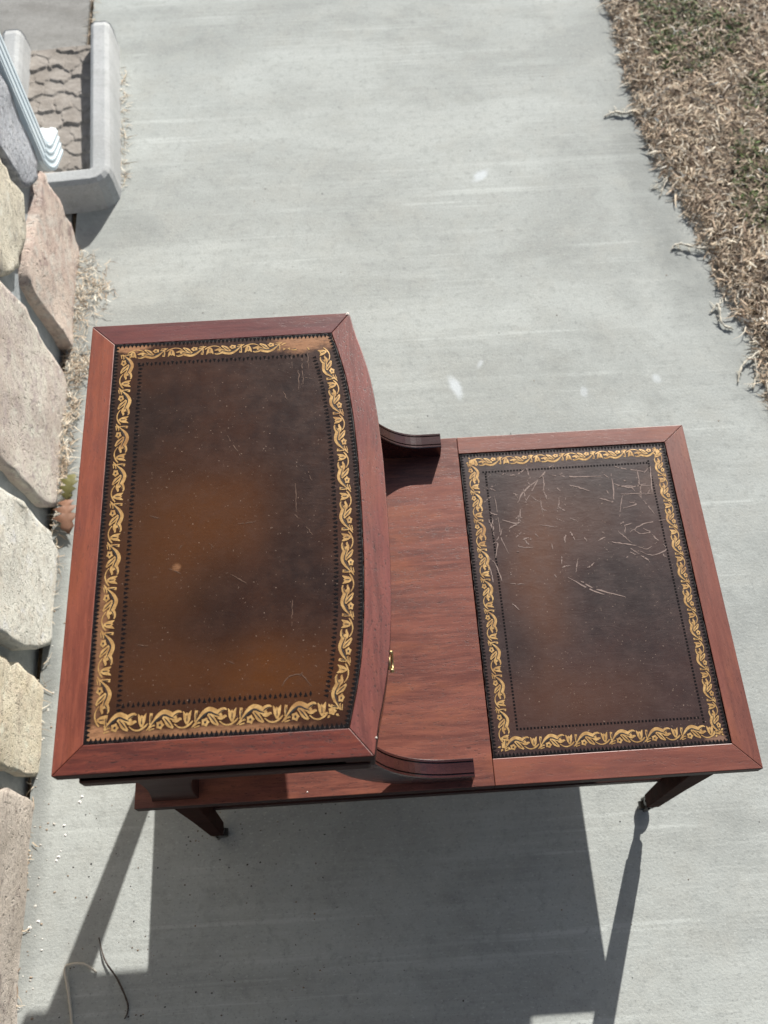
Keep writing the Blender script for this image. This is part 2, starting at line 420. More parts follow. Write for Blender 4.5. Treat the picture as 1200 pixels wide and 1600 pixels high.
# lawn mound: a lumpy bed of thatch with dead blades on it
gx = np.linspace(0, 1, 46) ** 1.5 * 2.2
gy = np.linspace(-0.6, 3.4, 150)
V, F = [], []
for j, y in enumerate(gy):
    for i, x in enumerate(gx):
        X = float(edge_x(y)) + 0.012 + x + 0.022 * mnoise.noise((y * 7.0, 5.1, 0)) * max(0, 1 - x * 4)
        z = -0.012 + 0.030 * min(1, x / 0.05) + 0.012 * mnoise.noise((X * 14, y * 14, 0)) + 0.008 * mnoise.noise((X * 45, y * 45, 2))
        V.append((X, y, z if i else -0.02))
nx = len(gx)
for j in range(len(gy) - 1):
    for i in range(nx - 1):
        F.append((j * nx + i, j * nx + i + 1, (j + 1) * nx + i + 1, (j + 1) * nx + i))
o = obj("lawn", V, F, SOIL, sm=True)
tag(o, kind="structure")

def blades(name, P, az, L, W, curl, lift, cols, mat=DRY, seg=3):
    """Many curved blades as one numpy-built mesh: P (n,3) roots."""
    n = len(P)
    s = np.linspace(0, 1, seg + 1)
    V = np.zeros((n, seg + 1, 2, 3))
    x = P[:, 0].copy(); y = P[:, 1].copy(); z = P[:, 2].copy()
    tw = rng.uniform(-0.9, 0.9, n)
    for i, t in enumerate(s):
        a = az + curl * t
        el = lift * (1 - 1.7 * t)
        if i:
            st = L / seg
            x = x + np.cos(a) * np.cos(el) * st; y = y + np.sin(a) * np.cos(el) * st; z = np.maximum(z + np.sin(el) * st, 0.0012 + 0.002 * rng.random(n))
        w = W * (1.0 - 0.75 * t ** 2) * 0.5
        nxv, nyv = -np.sin(a) * np.cos(tw), np.cos(a) * np.cos(tw)
        nz = np.sin(tw)
        for k_, sg in enumerate((-1, 1)):
            V[:, i, k_, 0] = x + sg * w * nxv; V[:, i, k_, 1] = y + sg * w * nyv; V[:, i, k_, 2] = z + sg * w * nz
    V = V.reshape(-1, 3)
    base = np.arange(n)[:, None] * (seg + 1) * 2
    q = []
    for i in range(seg):
        q.append(np.stack([base[:, 0] + 2 * i, base[:, 0] + 2 * i + 1, base[:, 0] + 2 * i + 3, base[:, 0] + 2 * i + 2], 1))
    Q = np.concatenate(q, 0)
    me = bpy.data.meshes.new(name)
    me.vertices.add(len(V)); me.vertices.foreach_set('co', V.astype(np.float32).ravel())
    me.loops.add(Q.size); me.loops.foreach_set('vertex_index', Q.astype(np.int32).ravel())
    me.polygons.add(len(Q)); me.polygons.foreach_set('loop_start', np.arange(0, Q.size, 4, dtype=np.int32))
    me.update(calc_edges=True)
    a = me.attributes.new("col", 'FLOAT_COLOR', 'POINT')
    C = np.ones((n, (seg + 1) * 2, 4), np.float32)
    C[:, :, :3] = cols[:, None, :]
    a.data.foreach_set('color', C.ravel())
    me.materials.append(mat)
    o = bpy.data.objects.new(name, me)
    COL.objects.link(o)
    return o
PAL = np.array([(0.50, 0.39, 0.28), (0.64, 0.53, 0.39), (0.76, 0.69, 0.56), (0.26, 0.185, 0.13), (0.44, 0.38, 0.31), (0.55, 0.42, 0.30), (0.80, 0.77, 0.69)])
PRB = np.array([0.24, 0.22, 0.11, 0.15, 0.12, 0.13, 0.03])
GREEN = np.array([(0.075, 0.115, 0.035), (0.11, 0.16, 0.05), (0.05, 0.075, 0.035), (0.16, 0.18, 0.07)])
def lawn_points(n, x0, x1, y0, y1):
    y = rng.uniform(y0, y1, n); d = rng.uniform(x0, x1, n) + 0.006
    lump = np.array([mnoise.noise((yy_ * 9, 1.3, 0)) * 0.016 + mnoise.noise((yy_ * 31, 4.3, 0)) * 0.012 for yy_ in y])
    x = edge_x(y) + d + lump * np.clip(1 - d * 6, 0, 1)
    z = rng.uniform(0.0, 0.034, n) * np.clip((d + 0.01) / 0.05, 0.15, 1)
    return np.stack([x, y, z], 1)
P = np.concatenate([lawn_points(60000, -0.004, 0.50, 0.60, 2.25), lawn_points(9000, 0.45, 1.6, 0.2, 2.9), lawn_points(6000, 0.0, 1.2, -0.5, 0.6), lawn_points(3500, 0.0, 0.5, 2.25, 3.3)])
n = len(P)
gm = np.array([mnoise.noise((p[0] * 5.5 + 2.0, p[1] * 5.5, 0.7)) for p in P]) + np.clip((P[:, 0] - edge_x(P[:, 1]) - 0.06) * 0.9, -0.25, 0.22)
isg = (gm > 0.33) & (rng.random(n) < 0.55) & (P[:, 0] - edge_x(P[:, 1]) > 0.07)
cols = PAL[rng.choice(len(PAL), n, p=PRB)]
cols[isg] = GREEN[rng.integers(0, 4, isg.sum())]
clump = np.array([mnoise.noise((p[0] * 16, p[1] * 16, 3.1)) for p in P])
cols = cols * (1.0 + 0.28 * clump)[:, None] * rng.uniform(0.8, 1.2, (n, 1))
Lb = rng.uniform(0.008, 0.030, n) * np.where(rng.random(n) < 0.12, 1.7, 1.0); Wb = np.where(rng.random(n) < 0.78, rng.uniform(0.0008, 0.0022, n), rng.uniform(0.0022, 0.0050, n))
Lb[isg] *= 0.55; Wb[isg] *= 1.7
az = rng.uniform(0, 2 * math.pi, n)
lift = rng.normal(0.22, 0.42, n); lift[isg] += 0.3
o = blades("dead_grass", P, az, Lb, Wb, rng.normal(0, 0.85, n), lift, np.clip(cols, 0.01, 0.9))
tag(o, "dry brown and straw coloured winter grass with small green tufts beside the walkway", "grass", kind="stuff")

# ================================================================== STONE WALL
wall = empty("stone_wall", (-0.30, 0.5, 0.0), "rough cut pale stone wall with grey mortar joints along the left of the walkway", "wall")
WO = (-0.30, 0.5, 0.0)
def core_x(y): return WALLX(y) - 0.0175
v, f = prism([(core_x(-1.6) , -1.6), (core_x(1.255), 1.255), (-0.75, 1.255), (-0.75, -1.6)], -0.08, 2.45)
obj("mortar_core", v, f, MORT, wall, WO)
v, f = prism([(-0.22, -1.65), (-0.25, 1.30), (-0.80, 1.30), (-0.80, -1.65)], 2.452, 2.52)
obj("coping", v, f, BLOCKM, wall, WO, bevel=0.01)
HAND = [
 ('gray', [(1.262, 0.60), (1.266, 0.43), (1.268, 0.25), (1.215, 0.238), (1.152, 0.276), (1.129, 0.41), (1.12, 0.60)], 0.014),
 ('pink', [(1.258, 0.232), (1.270, 0.12), (1.262, -0.02), (1.176, -0.02), (0.995, -0.01), (0.978, 0.126), (0.968, 0.235), (1.051, 0.247), (1.143, 0.225)], 0.020),
 ('cream', [(1.108, 0.42), (1.131, 0.283), (1.050, 0.262), (0.985, 0.262), (0.907, 0.330), (0.88, 0.36), (0.93, 0.60), (1.10, 0.60)], 0.012),
 ('big', [(0.895, 0.335), (0.912, 0.197), (0.925, 0.03), (0.918, -0.02), (0.65, -0.02), (0.617, 0.035), (0.583, 0.275), (0.60, 0.42), (0.86, 0.42)], 0.016),
 ('white', [(0.545, 0.257), (0.566, 0.084), (0.545, -0.02), (0.385, -0.02), (0.350, 0.03), (0.322, 0.12), (0.312, 0.22), (0.34, 0.38), (0.53, 0.38)], 0.024),
 ('yel', [(0.288, 0.20), (0.303, 0.101), (0.296, -0.02), (0.145, -0.02), (0.138, 0.05), (0.130, 0.17), (0.14, 0.33), (0.28, 0.36)], 0.018),
 ('brown', [(0.101, 0.165), (0.110, 0.06), (0.104, -0.02), (-0.22, -0.02), (-0.235, 0.09), (-0.22, 0.20), (-0.05, 0.24), (0.07, 0.23)], 0.014),
]
def make_stone(poly, proud, mat, npt, seed):
    proud *= 0.8
    P = [np.array(p, float) for p in poly]
    Q = []
    for i in range(len(P)):                       # cut the corners once
        a, b, c = P[i - 1], P[i], P[(i + 1) % len(P)]
        Q.append(b + (a - b) * min(0.25, 0.007 / max(np.linalg.norm(a - b), 1e-6)))
        Q.append(b + (c - b) * min(0.25, 0.007 / max(np.linalg.norm(c - b), 1e-6)))
    seg = [np.linalg.norm(Q[(i + 1) % len(Q)] - Q[i]) for i in range(len(Q))]
    tot = sum(seg); R = []
    for kk in range(npt):
        t = tot * kk / npt; i = 0
        while t > seg[i]: t -= seg[i]; i += 1
        R.append(Q[i] + (Q[(i + 1) % len(Q)] - Q[i]) * (t / seg[i]))
    c = sum(R) / npt
    R = [r + 0.006 * np.array([mnoise.noise((r[0] * 45, r[1] * 45, seed)), mnoise.noise((r[0] * 45, r[1] * 45, seed + 9))]) for r in R]
    V, F = [], []
    rings = [(1.0, -0.030), (1.0, proud * 0.62), (0.988, proud * 0.97), (0.93, proud), (0.72, proud), (0.48, proud), (0.22, proud)]
    for ri, (sc, d) in enumerate(rings):
        for r in R:
            p = c + (r - c) * sc
            dd = d
            if ri >= 1:
                dd += 0.007 * mnoise.noise((p[0] * 11, p[1] * 11, seed)) + (0.007 * mnoise.noise((p[0] * 48, p[1] * 48, seed + 3)) if ri in (1, 2) else 0.0)
            V.append((WALLX(p[0]) - 0.012 + dd, p[0], p[1]))
    for ri in range(len(rings) - 1):
        for j in range(npt):
            F.append((ri * npt + j, ri * npt + (j + 1) % npt, (ri + 1) * npt + (j + 1) % npt, (ri + 1) * npt + j))
    V.append((WALLX(c[0]) - 0.012 + proud + 0.007 * mnoise.noise((c[0] * 11, c[1] * 11, seed)), c[0], c[1]))
    b = (len(rings) - 1) * npt
    for j in range(npt):
        F.append((b + j, b + (j + 1) % npt, len(V) - 1))
    # faces must look to +X
    nrm = sum(R[i][0] * R[(i + 1) % npt][1] - R[(i + 1) % npt][0] * R[i][1] for i in range(npt))
    if nrm < 0: F = [tuple(reversed(q)) for q in F]
    return obj("stone", V, F, mat, wall, WO, sm=True)
for i, (key, poly, pr_) in enumerate(HAND):
    make_stone(poly, pr_, ST[key], 44, 3.7 * i + 1)
# the rest of the wall, out of the frame
keys = list(ST)
z0s = [0.62, 0.84, 1.10, 1.30, 1.56, 1.80, 2.02, 2.24]
def filler(y0, y1, z0, z1, sd):
    g = 0.012
    j = lambda: random.uniform(-0.02, 0.02)
    poly = [(y0 + g, z0 + g + abs(j()) * 0.6), ((y0 + y1) / 2, z0 + g), (y1 - g, z0 + g + abs(j()) * 0.6), (y1 - g - abs(j()) * 0.6, z1 - g), ((y0 + y1) / 2 + j(), z1 - g), (y0 + g + abs(j()) * 0.6, z1 - g)]
    make_stone(poly, random.uniform(0.010, 0.022), ST[random.choice(keys)], 18, sd)
sd = 50.0
for a in range(len(z0s)):
    za, zb = z0s[a], (z0s[a + 1] if a + 1 < len(z0s) else 2.45)
    y = -1.6
    while y < 1.26:
        w = random.uniform(0.22, 0.42)
        y2 = min(1.26, y + w)
        if 1.26 - y2 < 0.15: y2 = 1.26
        filler(y, y2, za, zb, sd); sd += 1.7
        y = y2
for (za, zb) in ((0.0, 0.26), (0.26, 0.60)):
    y = -1.6
    while y < -0.25:
        y2 = min(-0.25, y + random.uniform(0.25, 0.4))
        if -0.25 - y2 < 0.12: y2 = -0.25
        filler(y, y2, za, zb, sd); sd += 1.7
        y = y2
for (ya, yb, za, zb) in ((-0.25, 0.12, 0.245, 0.60), (0.12, 0.31, 0.375, 0.60), (0.31, 0.58, 0.395, 0.60), (0.58, 0.90, 0.435, 0.60)):
    filler(ya, yb, za, zb, sd); sd += 1.7

# ================================================================== DOWNSPOUT
dsp = empty("downspout", (-0.335, 1.315, 0.0), "pale ribbed metal downspout behind the stone wall corner above the splash block", "downspout")
DO = (-0.335, 1.315, 0.0)
def ribbed(path, hx, hy, ribs, rib=0.0012):
    """Rectangular tube with small ribs, swept along path of (centre, tangent)."""
    prof = []
    def side(a, b, k_):
        out = []
        nrm = np.array([(b - a)[1], -(b - a)[0]]); nrm = nrm / np.linalg.norm(nrm)
        out.append(a)
        for i in range(k_):
            cc = (i + 0.5) / k_
            for dt, h_ in ((-0.24, 0.0), (-0.12, rib), (0.12, rib), (0.24, 0.0)):
                out.append(a + (b - a) * (cc + dt / k_) + nrm * h_)
        return out
    c = [np.array(p) for p in ((-hx, -hy), (hx, -hy), (hx, hy), (-hx, hy))]
    for i in range(4):
        prof += side(c[i], c[(i + 1) % 4], ribs)
    n_ = len(prof); V, F = [], []
    for (p, t) in path:
        t = Vector(t).normalized()
        a = Vector((1, 0, 0)); b = t.cross(a).normalized(); a = b.cross(t).normalized()
        for q in prof:
            V.append(tuple(Vector(p) + a * float(q[0]) + b * float(q[1])))
    for i in range(len(path) - 1):
        for j in range(n_):
            F.append((i * n_ + j, i * n_ + (j + 1) % n_, (i + 1) * n_ + (j + 1) % n_, (i + 1) * n_ + j))
    F.append(tuple(range((len(path) - 1) * n_, len(path) * n_)))
    return V, F
v, f = ribbed([((-0.322, 1.294, 2.45), (0, 0, -1)), ((-0.322, 1.294, 1.2), (0, 0, -1)), ((-0.322, 1.294, 0.235), (0, 0, -1))], 0.038, 0.024, 3)
obj("pipe", v, f, SPOUT, dsp, DO)
path = []
for i in range(17):
    a = math.radians(72) * i / 16
    path.append(((-0.326, 1.302 + 0.075 * (1 - math.cos(a)), 0.25 - 0.075 * math.sin(a)), (0, math.sin(a), -math.cos(a))))
e = path[-1]
path.append(((e[0][0], e[0][1] + 0.050, e[0][2] - 0.016), e[1]))
v, f = ribbed(path, 0.0375, 0.0270, 4, 0.0016)
obj("elbow", v, f, SPOUT, dsp, DO)
v, f = boxm(-0.366, -0.282, 1.270, 1.346, 1.50, 1.53)
obj("strap", v, f, SPOUT, dsp, DO)

# ================================================================== SPLASH BLOCK
sb_o = Vector((-0.200, 1.370, 0.0))
sblk = empty("splash_block", sb_o, "light grey concrete splash block with leaf relief floor under the downspout", "splash block")
ca, sa = math.cos(0.072), math.sin(0.072)
def sbw(u, v_, z):                    # u: 0 (right rim) .. -0.305, v: along the block
    return (sb_o.x + u * ca - v_ * sa, sb_o.y + u * sa + v_ * ca, z)
# rim: a rounded section swept along the U
wth = 0.058
cen = []
Wd, Ld, rc = 0.264, 0.525, 0.020
def upath():
    h = wth / 2
    pts = []
    pts.append((-h, Ld, (0, -1)))
    for t in np.linspace(Ld - 0.02, rc + h, 6): pts.append((-h, float(t), (0, -1)))
    for a in np.linspace(0, math.pi / 2, 5)[1:]:
        pts.append((-h - rc + rc * math.cos(a), h + rc - rc * math.sin(a), (-math.sin(a), -math.cos(a))))
    for t in np.linspace(-h - rc - 0.03, -Wd + h + rc + 0.03, 3): pts.append((float(t), h, (-1, 0)))
    for a in np.linspace(0, math.pi / 2, 5):
        pts.append((-Wd + h + rc - rc * math.sin(a), h + rc - rc * math.cos(a), (-math.cos(a), math.sin(a))))
    for t in np.linspace(rc + h + 0.02, Ld - 0.02, 6): pts.append((-Wd + h, float(t), (0, 1)))
    pts.append((-Wd + h, Ld, (0, 1)))
    return pts
sec = [(-0.029, 0.0), (-0.026, 0.055), (-0.0225, 0.072), (-0.014, 0.080), (0.012, 0.0805), (0.020, 0.074), (0.024, 0.060), (0.029, 0.0)]
V, F = [], []
for (u, v_, t) in upath():
    nx_, ny_ = -t[1], t[0]           # left of travel = outside is to the right/left of U
    for (s_, z) in sec:
        q = -s_
        endk = 0.0
        V.append(sbw(u - nx_ * q * -1, v_ - ny_ * q * -1, z * (0.93 if v_ >= Ld - 1e-6 else 1.0)))
ns = len(sec); npth = len(upath())
for i in range(npth - 1):
    for j in range(ns - 1):
        F.append((i * ns + j, i * ns + j + 1, (i + 1) * ns + j + 1, (i + 1) * ns + j))
F.append(tuple(range(ns))); F.append(tuple(reversed(range((npth - 1) * ns, npth * ns))))
o = obj("rim", V, F, BLOCKM, sblk, sb_o, sm=False)
bm_ = o.modifiers.new("bevel", 'BEVEL'); bm_.width = 0.004; bm_.segments = 3; bm_.limit_method = 'ANGLE'; bm_.angle_limit = math.radians(25)
# floor with embossed overlapping leaves
nu, nv = 90, 210
r2 = random.Random(5)
cells = []
for j in range(11):
    for i in range(5):
        cells.append((-0.040 - 0.044 * (i + 0.5 * (j % 2) + r2.uniform(-.28, .28)), 0.02 + 0.050 * (j + r2.uniform(-.25, .25)), r2.uniform(0.4, 1.0)))
CU = np.array([c[0] for c in cells]); CV = np.array([c[1] for c in cells]); CP = np.array([c[2] for c in cells])
V, F = [], []
for j in range(nv + 1):
    for i in range(nu + 1):
        u = -0.045 - 0.175 * i / nu; v_ = 0.04 + (Ld - 0.045) * j / nv
        wu = u + 0.010 * mnoise.noise((u * 38, v_ * 38, 1.0)) + 0.004 * mnoise.noise((u * 110, v_ * 110, 4.0))
        wv = v_ + 0.010 * mnoise.noise((u * 38, v_ * 38, 6.0)) + 0.004 * mnoise.noise((u * 110, v_ * 110, 9.0))
        d_ = np.hypot(CU - wu, (CV - wv) * 0.85)
        o2 = np.argpartition(d_, 1)[:2]
        a, b = (o2[0], o2[1]) if d_[o2[0]] < d_[o2[1]] else (o2[1], o2[0])
        e_ = min(1.0, float(d_[b] - d_[a]) / 0.0045)
        e_ = e_ * e_ * (3 - 2 * e_)
        hh = 0.0028 * e_ * CP[a] - 0.085 * max(-0.03, min(0.03, wv - CV[a])) * e_
        V.append(sbw(u, v_, 0.030 - 0.012 * (v_ / Ld) + hh + 0.0005 * mnoise.noise((u * 120, v_ * 120, 0))))
for j in range(nv):
    for i in range(nu):
        F.append((j * (nu + 1) + i, (j + 1) * (nu + 1) + i, (j + 1) * (nu + 1) + i + 1, j * (nu + 1) + i + 1))
obj("basin_floor", V, F, FLOORM, sblk, sb_o, sm=True)

# ================================================================== THE TABLE
tbl = empty("end_table", ROOT, "two tier mahogany step end table with gold tooled leather tops on casters", "table")
TO = tuple(ROOT)
def part(name, vf, mat, grain=(1, 0), bevel=0.0, parent=None, sm=False):
    o = obj(name, vf[0], vf[1], mat, parent or tbl, TO, grain=grain, sm=sm, bevel=bevel)
    if name in ("frame_rail", "veneer_panel"):        # the moulded edge gets its shade as a darker colour
        o.data.materials.append(W_EDGE)
        zm = max(v.co.z for v in o.data.vertices)
        for p in o.data.polygons:
            if any(o.data.vertices[i].co.z < zm - 1e-5 for i in p.vertices):
                c = p.center + ROOT
                out = (name == "veneer_panel" and c.x < 0.42) or (name == "frame_rail" and not (abs(p.normal.x) + abs(p.normal.y) > 0.5 and False))
                if out: p.material_index = 1
    return o
ZU, ZL = 0.70, 0.4281
Wu, Lu = 0.49985, 0.2913
SX0, SX1, SY0, SY1 = 0.0070, 0.7477, 0.0122, 0.4870
BT = [(0, 0), (0.0285, 0.0050), (0.05, 0.0108), (0.081, 0.0175), (0.107, 0.0213), (0.14, 0.0243), (0.19, 0.0268), (0.25, 0.0275)]
def bow(y, inset=0.0):
    """bulge of the front edge at depth y"""
    s = min(y, Wu - y)
    s = max(s, 0)
    xs = [b[0] for b in BT]; ys = [b[1] for b in BT]
    # smooth: average three lookups
    g = lambda q: float(np.interp(max(q, 0), xs, ys))
    return (g(s - 0.008) + g(s) * 2 + g(s + 0.008)) / 4
def bow_poly(x0, y0, y1, dx, n=30):
    ys = np.linspace(y0, y1, n)
    return [(Lu + bow(float(y)) + dx, float(y)) for y in ys]
fw = 0.0268
# --- upper top: four mitred rails
zt = 0.683
in_r = [(Lu + bow(float(y)) - fw + 0.0005, float(y)) for y in np.linspace(fw, Wu - fw, 30)]
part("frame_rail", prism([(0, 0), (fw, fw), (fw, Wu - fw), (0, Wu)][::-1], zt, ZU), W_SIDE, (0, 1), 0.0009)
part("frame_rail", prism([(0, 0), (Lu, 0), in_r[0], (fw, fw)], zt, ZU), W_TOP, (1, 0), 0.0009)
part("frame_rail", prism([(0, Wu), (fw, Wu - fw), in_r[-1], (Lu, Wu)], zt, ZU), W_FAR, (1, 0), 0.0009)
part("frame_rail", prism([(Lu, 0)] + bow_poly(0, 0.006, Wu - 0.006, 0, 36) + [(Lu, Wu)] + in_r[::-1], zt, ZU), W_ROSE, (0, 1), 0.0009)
part("top_board", prism([(fw - 0.002, fw - 0.002)] + [(x + 0.002, y) for x, y in in_r] + [(fw - 0.002, Wu - fw + 0.002)], zt + 0.001, ZU - 0.003), W_DARK)
# --- leather panel with raised, slightly irregular edge
g = 0.0007
lea_out = [(fw + g, fw + g)] + [(x - g, y + (g if i == 0 else (-g if i == len(in_r) - 1 else 0))) for i, (x, y) in enumerate(in_r)] + [(fw + g, Wu - fw - g)]
leu = part("leather_panel", prism(lea_out, ZU - 0.003, ZU - 0.0004), LEA_U, None, 0.0006)

def closed_offset(kind, off):
    """rounded path at an inset from the leather's edge; returns 4 sides as (points, inward normal sign)"""
    if kind == 'U':
        x0, y0, y1 = fw + off, fw + off, Wu - fw - off
        right = [(Lu + bow(float(y)) - fw - off, float(y)) for y in np.linspace(y0, y1, 40)]
        return dict(near=[(x0, y0), (right[0][0], y0)], right=right, far=[(right[-1][0], y1), (x0, y1)], left=[(x0, y1), (x0, y0)])
    x0, x1, y0, y1 = 0.4312 + off, 0.7165 - off, 0.0445 + off, 0.4600 - off
    return dict(near=[(x0, y0), (x1, y0)], right=[(x1, y0), (x1, y1)], far=[(x1, y1), (x0, y1)], left=[(x0, y1), (x0, y0)])
class Path:
    """arc-length path; at(s, d): point at s along and d to the left (inward, the loop runs counter-clockwise)"""
    def __init__(s, pts):
        s.p = [np.array(q, float) for q in pts]
        s.l = [0.0]
        for a, b in zip(s.p, s.p[1:]): s.l.append(s.l[-1] + float(np.linalg.norm(b - a)))
        s.L = s.l[-1]
    def at(s, t, d):
        t = min(max(t, 0.0), s.L - 1e-9)
        i = 0
        while s.l[i + 1] < t: i += 1
        a, b = s.p[i], s.p[i + 1]
        u = (t - s.l[i]) / (s.l[i + 1] - s.l[i]); q = a + (b - a) * u
        tg = (b - a) / np.linalg.norm(b - a)
        return (q[0] - tg[1] * d, q[1] + tg[0] * d)

def stroke(pts, w, m=5, fat=1.22):
    """tapered ribbon polygon strip in (u, v) units of the motif; pts (u, v), w widths"""
    S_ = spline([(p[0], p[1], ww * fat) for p, ww in zip(pts, w)], m)
    L_, R_ = [], []
    for i, q in enumerate(S_):
        a = S_[max(i - 1, 0)]; b = S_[min(i + 1, len(S_) - 1)]
        t = b[:2] - a[:2]; t[0] *= 2.8; t = t / (np.linalg.norm(t) + 1e-9)
        nx_, ny_ = -t[1] / 2.8, t[0]
        L_.append((q[0] + nx_ * q[2] / 2, q[1] + ny_ * q[2] / 2)); R_.append((q[0] - nx_ * q[2] / 2, q[1] - ny_ * q[2] / 2))
    V = []; F = []
    for a, b in zip(L_, R_): V += [a, b]
    for i in range(len(L_) - 1): F.append((2 * i, 2 * i + 1, 2 * i + 3, 2 * i + 2))
    return V, F
def disc(cu, cv, r, lobes=0, n=15, hole=None):
    V = [(cu, cv)] ; F = []
    for i in range(n):
        a = 2 * math.pi * i / n
        rr = r * (1 + (0.20 * math.cos(lobes * a) if lobes else 0))
        V.append((cu + rr * math.cos(a) / 2.8, cv + rr * math.sin(a)))
    for i in range(n): F.append((0, 1 + i, 1 + (i + 1) % n))
    return V, F
def motif():
    M_ = []
    M_.append(stroke([(0.045, 0.30), (0.03, 0.62), (0.045, 0.98)], [0.10, 0.13, 0.16], 3))                 # upright leaf
    M_.append(stroke([(-0.06, 0.02), (0.03, 0.22), (0.10, 0.45), (0.20, 0.78), (0.32, 0.98), (0.44, 0.84), (0.55, 0.66), (0.62, 0.60)], [0.03, 0.14, 0.16, 0.24, 0.26, 0.34, 0.30, 0.10], 4))   # acanthus arch
    M_.append(stroke([(0.30, 0.72), (0.38, 0.55), (0.44, 0.30), (0.54, 0.08)], [0.12, 0.24, 0.26, 0.10], 4))   # its inner fold
    M_.append(stroke([(0.48, 0.62), (0.56, 0.86), (0.66, 0.97), (0.72, 0.93)], [0.14, 0.22, 0.16, 0.04], 3))
    M_.append(stroke([(0.52, 0.50), (0.60, 0.46), (0.69, 0.56), (0.72, 0.50)], [0.10, 0.17, 0.13, 0.04], 3))
    M_.append(disc(0.245, 0.28, 0.23, 5))                                                                 # flower
    M_.append(stroke([(0.56, 0.30), (0.66, 0.10), (0.78, 0.06), (0.90, 0.22), (0.97, 0.40)], [0.05, 0.07, 0.08, 0.10, 0.06], 3))  # tendril
    for (a, b, c) in ((0.80, 0.75, 0.98), (0.84, 0.835, 0.90), (0.88, 0.93, 1.0)):                          # tulip
        M_.append(stroke([(0.84, 0.22), ((a + 0.84) / 2, 0.55), (b, c)], [0.10, 0.26, 0.03], 2))
    for q in ((0.12, 0.10), (0.14, 0.28), (0.13, 0.46)):
        M_.append(stroke([(0.0, q[1] - 0.08), q], [0.07, 0.05], 1))
    return M_
MOTIF = motif()
def veins():
    return [stroke([(0.08, 0.36), (0.20, 0.66), (0.33, 0.84), (0.46, 0.70), (0.56, 0.60)], [0.03, 0.07, 0.08, 0.07, 0.03], 4),
            stroke([(0.06, 0.28), (0.16, 0.52), (0.28, 0.74)], [0.03, 0.06, 0.03], 3),
            stroke([(0.34, 0.66), (0.42, 0.42), (0.49, 0.20)], [0.03, 0.06, 0.03], 3),
            disc(0.245, 0.28, 0.075, 0, 8), stroke([(0.045, 0.42), (0.042, 0.84)], [0.05, 0.05], 2), stroke([(0.84, 0.40), (0.84, 0.74)], [0.06, 0.03], 2),
            stroke([(0.53, 0.70), (0.60, 0.85), (0.68, 0.92)], [0.03, 0.06, 0.03], 2)]
VEINS = veins()
def border_mesh(path, off, h, per, z, flip=False, skip=(), shapes=None):
    """lay the motif along one side; v=0 is the outer edge"""
    n_ = max(1, round(path.L / per)); pl_ = path.L / n_
    V, F = [], []
    for k_ in range(n_):
        for (mv, mf) in (shapes or MOTIF):
            o_ = len(V)
            for (u, vv) in mv:
                s_ = (k_ + u) * pl_
                if flip: s_ = path.L - s_
                x, y = path.at(s_, off + vv * h)
                V.append((x, y, z + 0.00018 * math.sin(min(max(vv, 0), 1) * math.pi)))
            F += [tuple(i + o_ for i in q) for q in mf]
    # drop what lies in the worn places
    keep = []
    for q in F:
        c = np.mean([V[i][:2] for i in q], 0)
        if any(((c[0] - a) / rx) ** 2 + ((c[1] - b) / ry) ** 2 + 0.9 * mnoise.noise((c[0] * 120, c[1] * 120, 0)) < 1 for (a, b, rx, ry) in skip): continue
        keep.append(q)
    return V, keep
def teeth(path, off, h, pitch, z, kind):
    V, F = [], []
    n_ = int(path.L / pitch); p_ = path.L / n_
    for k_ in range(n_):
        s_ = (k_ + 0.5) * p_
        if kind == 'diamond':
            pts = [(-0.30, 0.5), (0, 0.0), (0.30, 0.5), (0, 1.0)] if k_ % 2 else [(-0.36, 0.05), (0.36, 0.05), (0.0, 0.9)]
        elif kind == 'dot':
            pts = [(-0.27, 0.2), (0.27, 0.2), (0.27, 0.8), (-0.27, 0.8)]
        else:
            pts = [(-0.5, 0.0), (0.5, 0.0), (0.12, 0.85), (0, 1.0), (-0.12, 0.85)]
        o_ = len(V)
        jz = z + random.uniform(0, 0.00006)
        for (u, vv) in pts:
            x, y = path.at(s_ + u * p_, off + vv * h)
            V.append((x, y, jz))
        F.append(tuple(range(o_, o_ + len(pts))))
    return V, F
def strip(path, off, h, z, n_=60, rough=0.0):
    V, F = [], []
    for i in range(n_ + 1):
        s_ = path.L * i / n_
        j0 = rough * random.uniform(-1, 1); j1 = rough * random.uniform(-1, 1)
        a = path.at(s_, off + j0); b = path.at(s_, off + h + j1)
        V += [(a[0], a[1], z), (b[0], b[1], z)]
    for i in range(n_): F.append((2 * i, 2 * i + 1, 2 * i + 3, 2 * i + 2)[::-1])
    return V, F
def up(vf):
    """all faces to +Z"""
    V, F = vf
    out = []
    for q in F:
        p = [V[i] for i in q]
        a = sum(p[i][0] * p[(i + 1) % len(p)][1] - p[(i + 1) % len(p)][0] * p[i][1] for i in range(len(p)))
        out.append(q if a > 0 else tuple(reversed(q)))
    return V, out
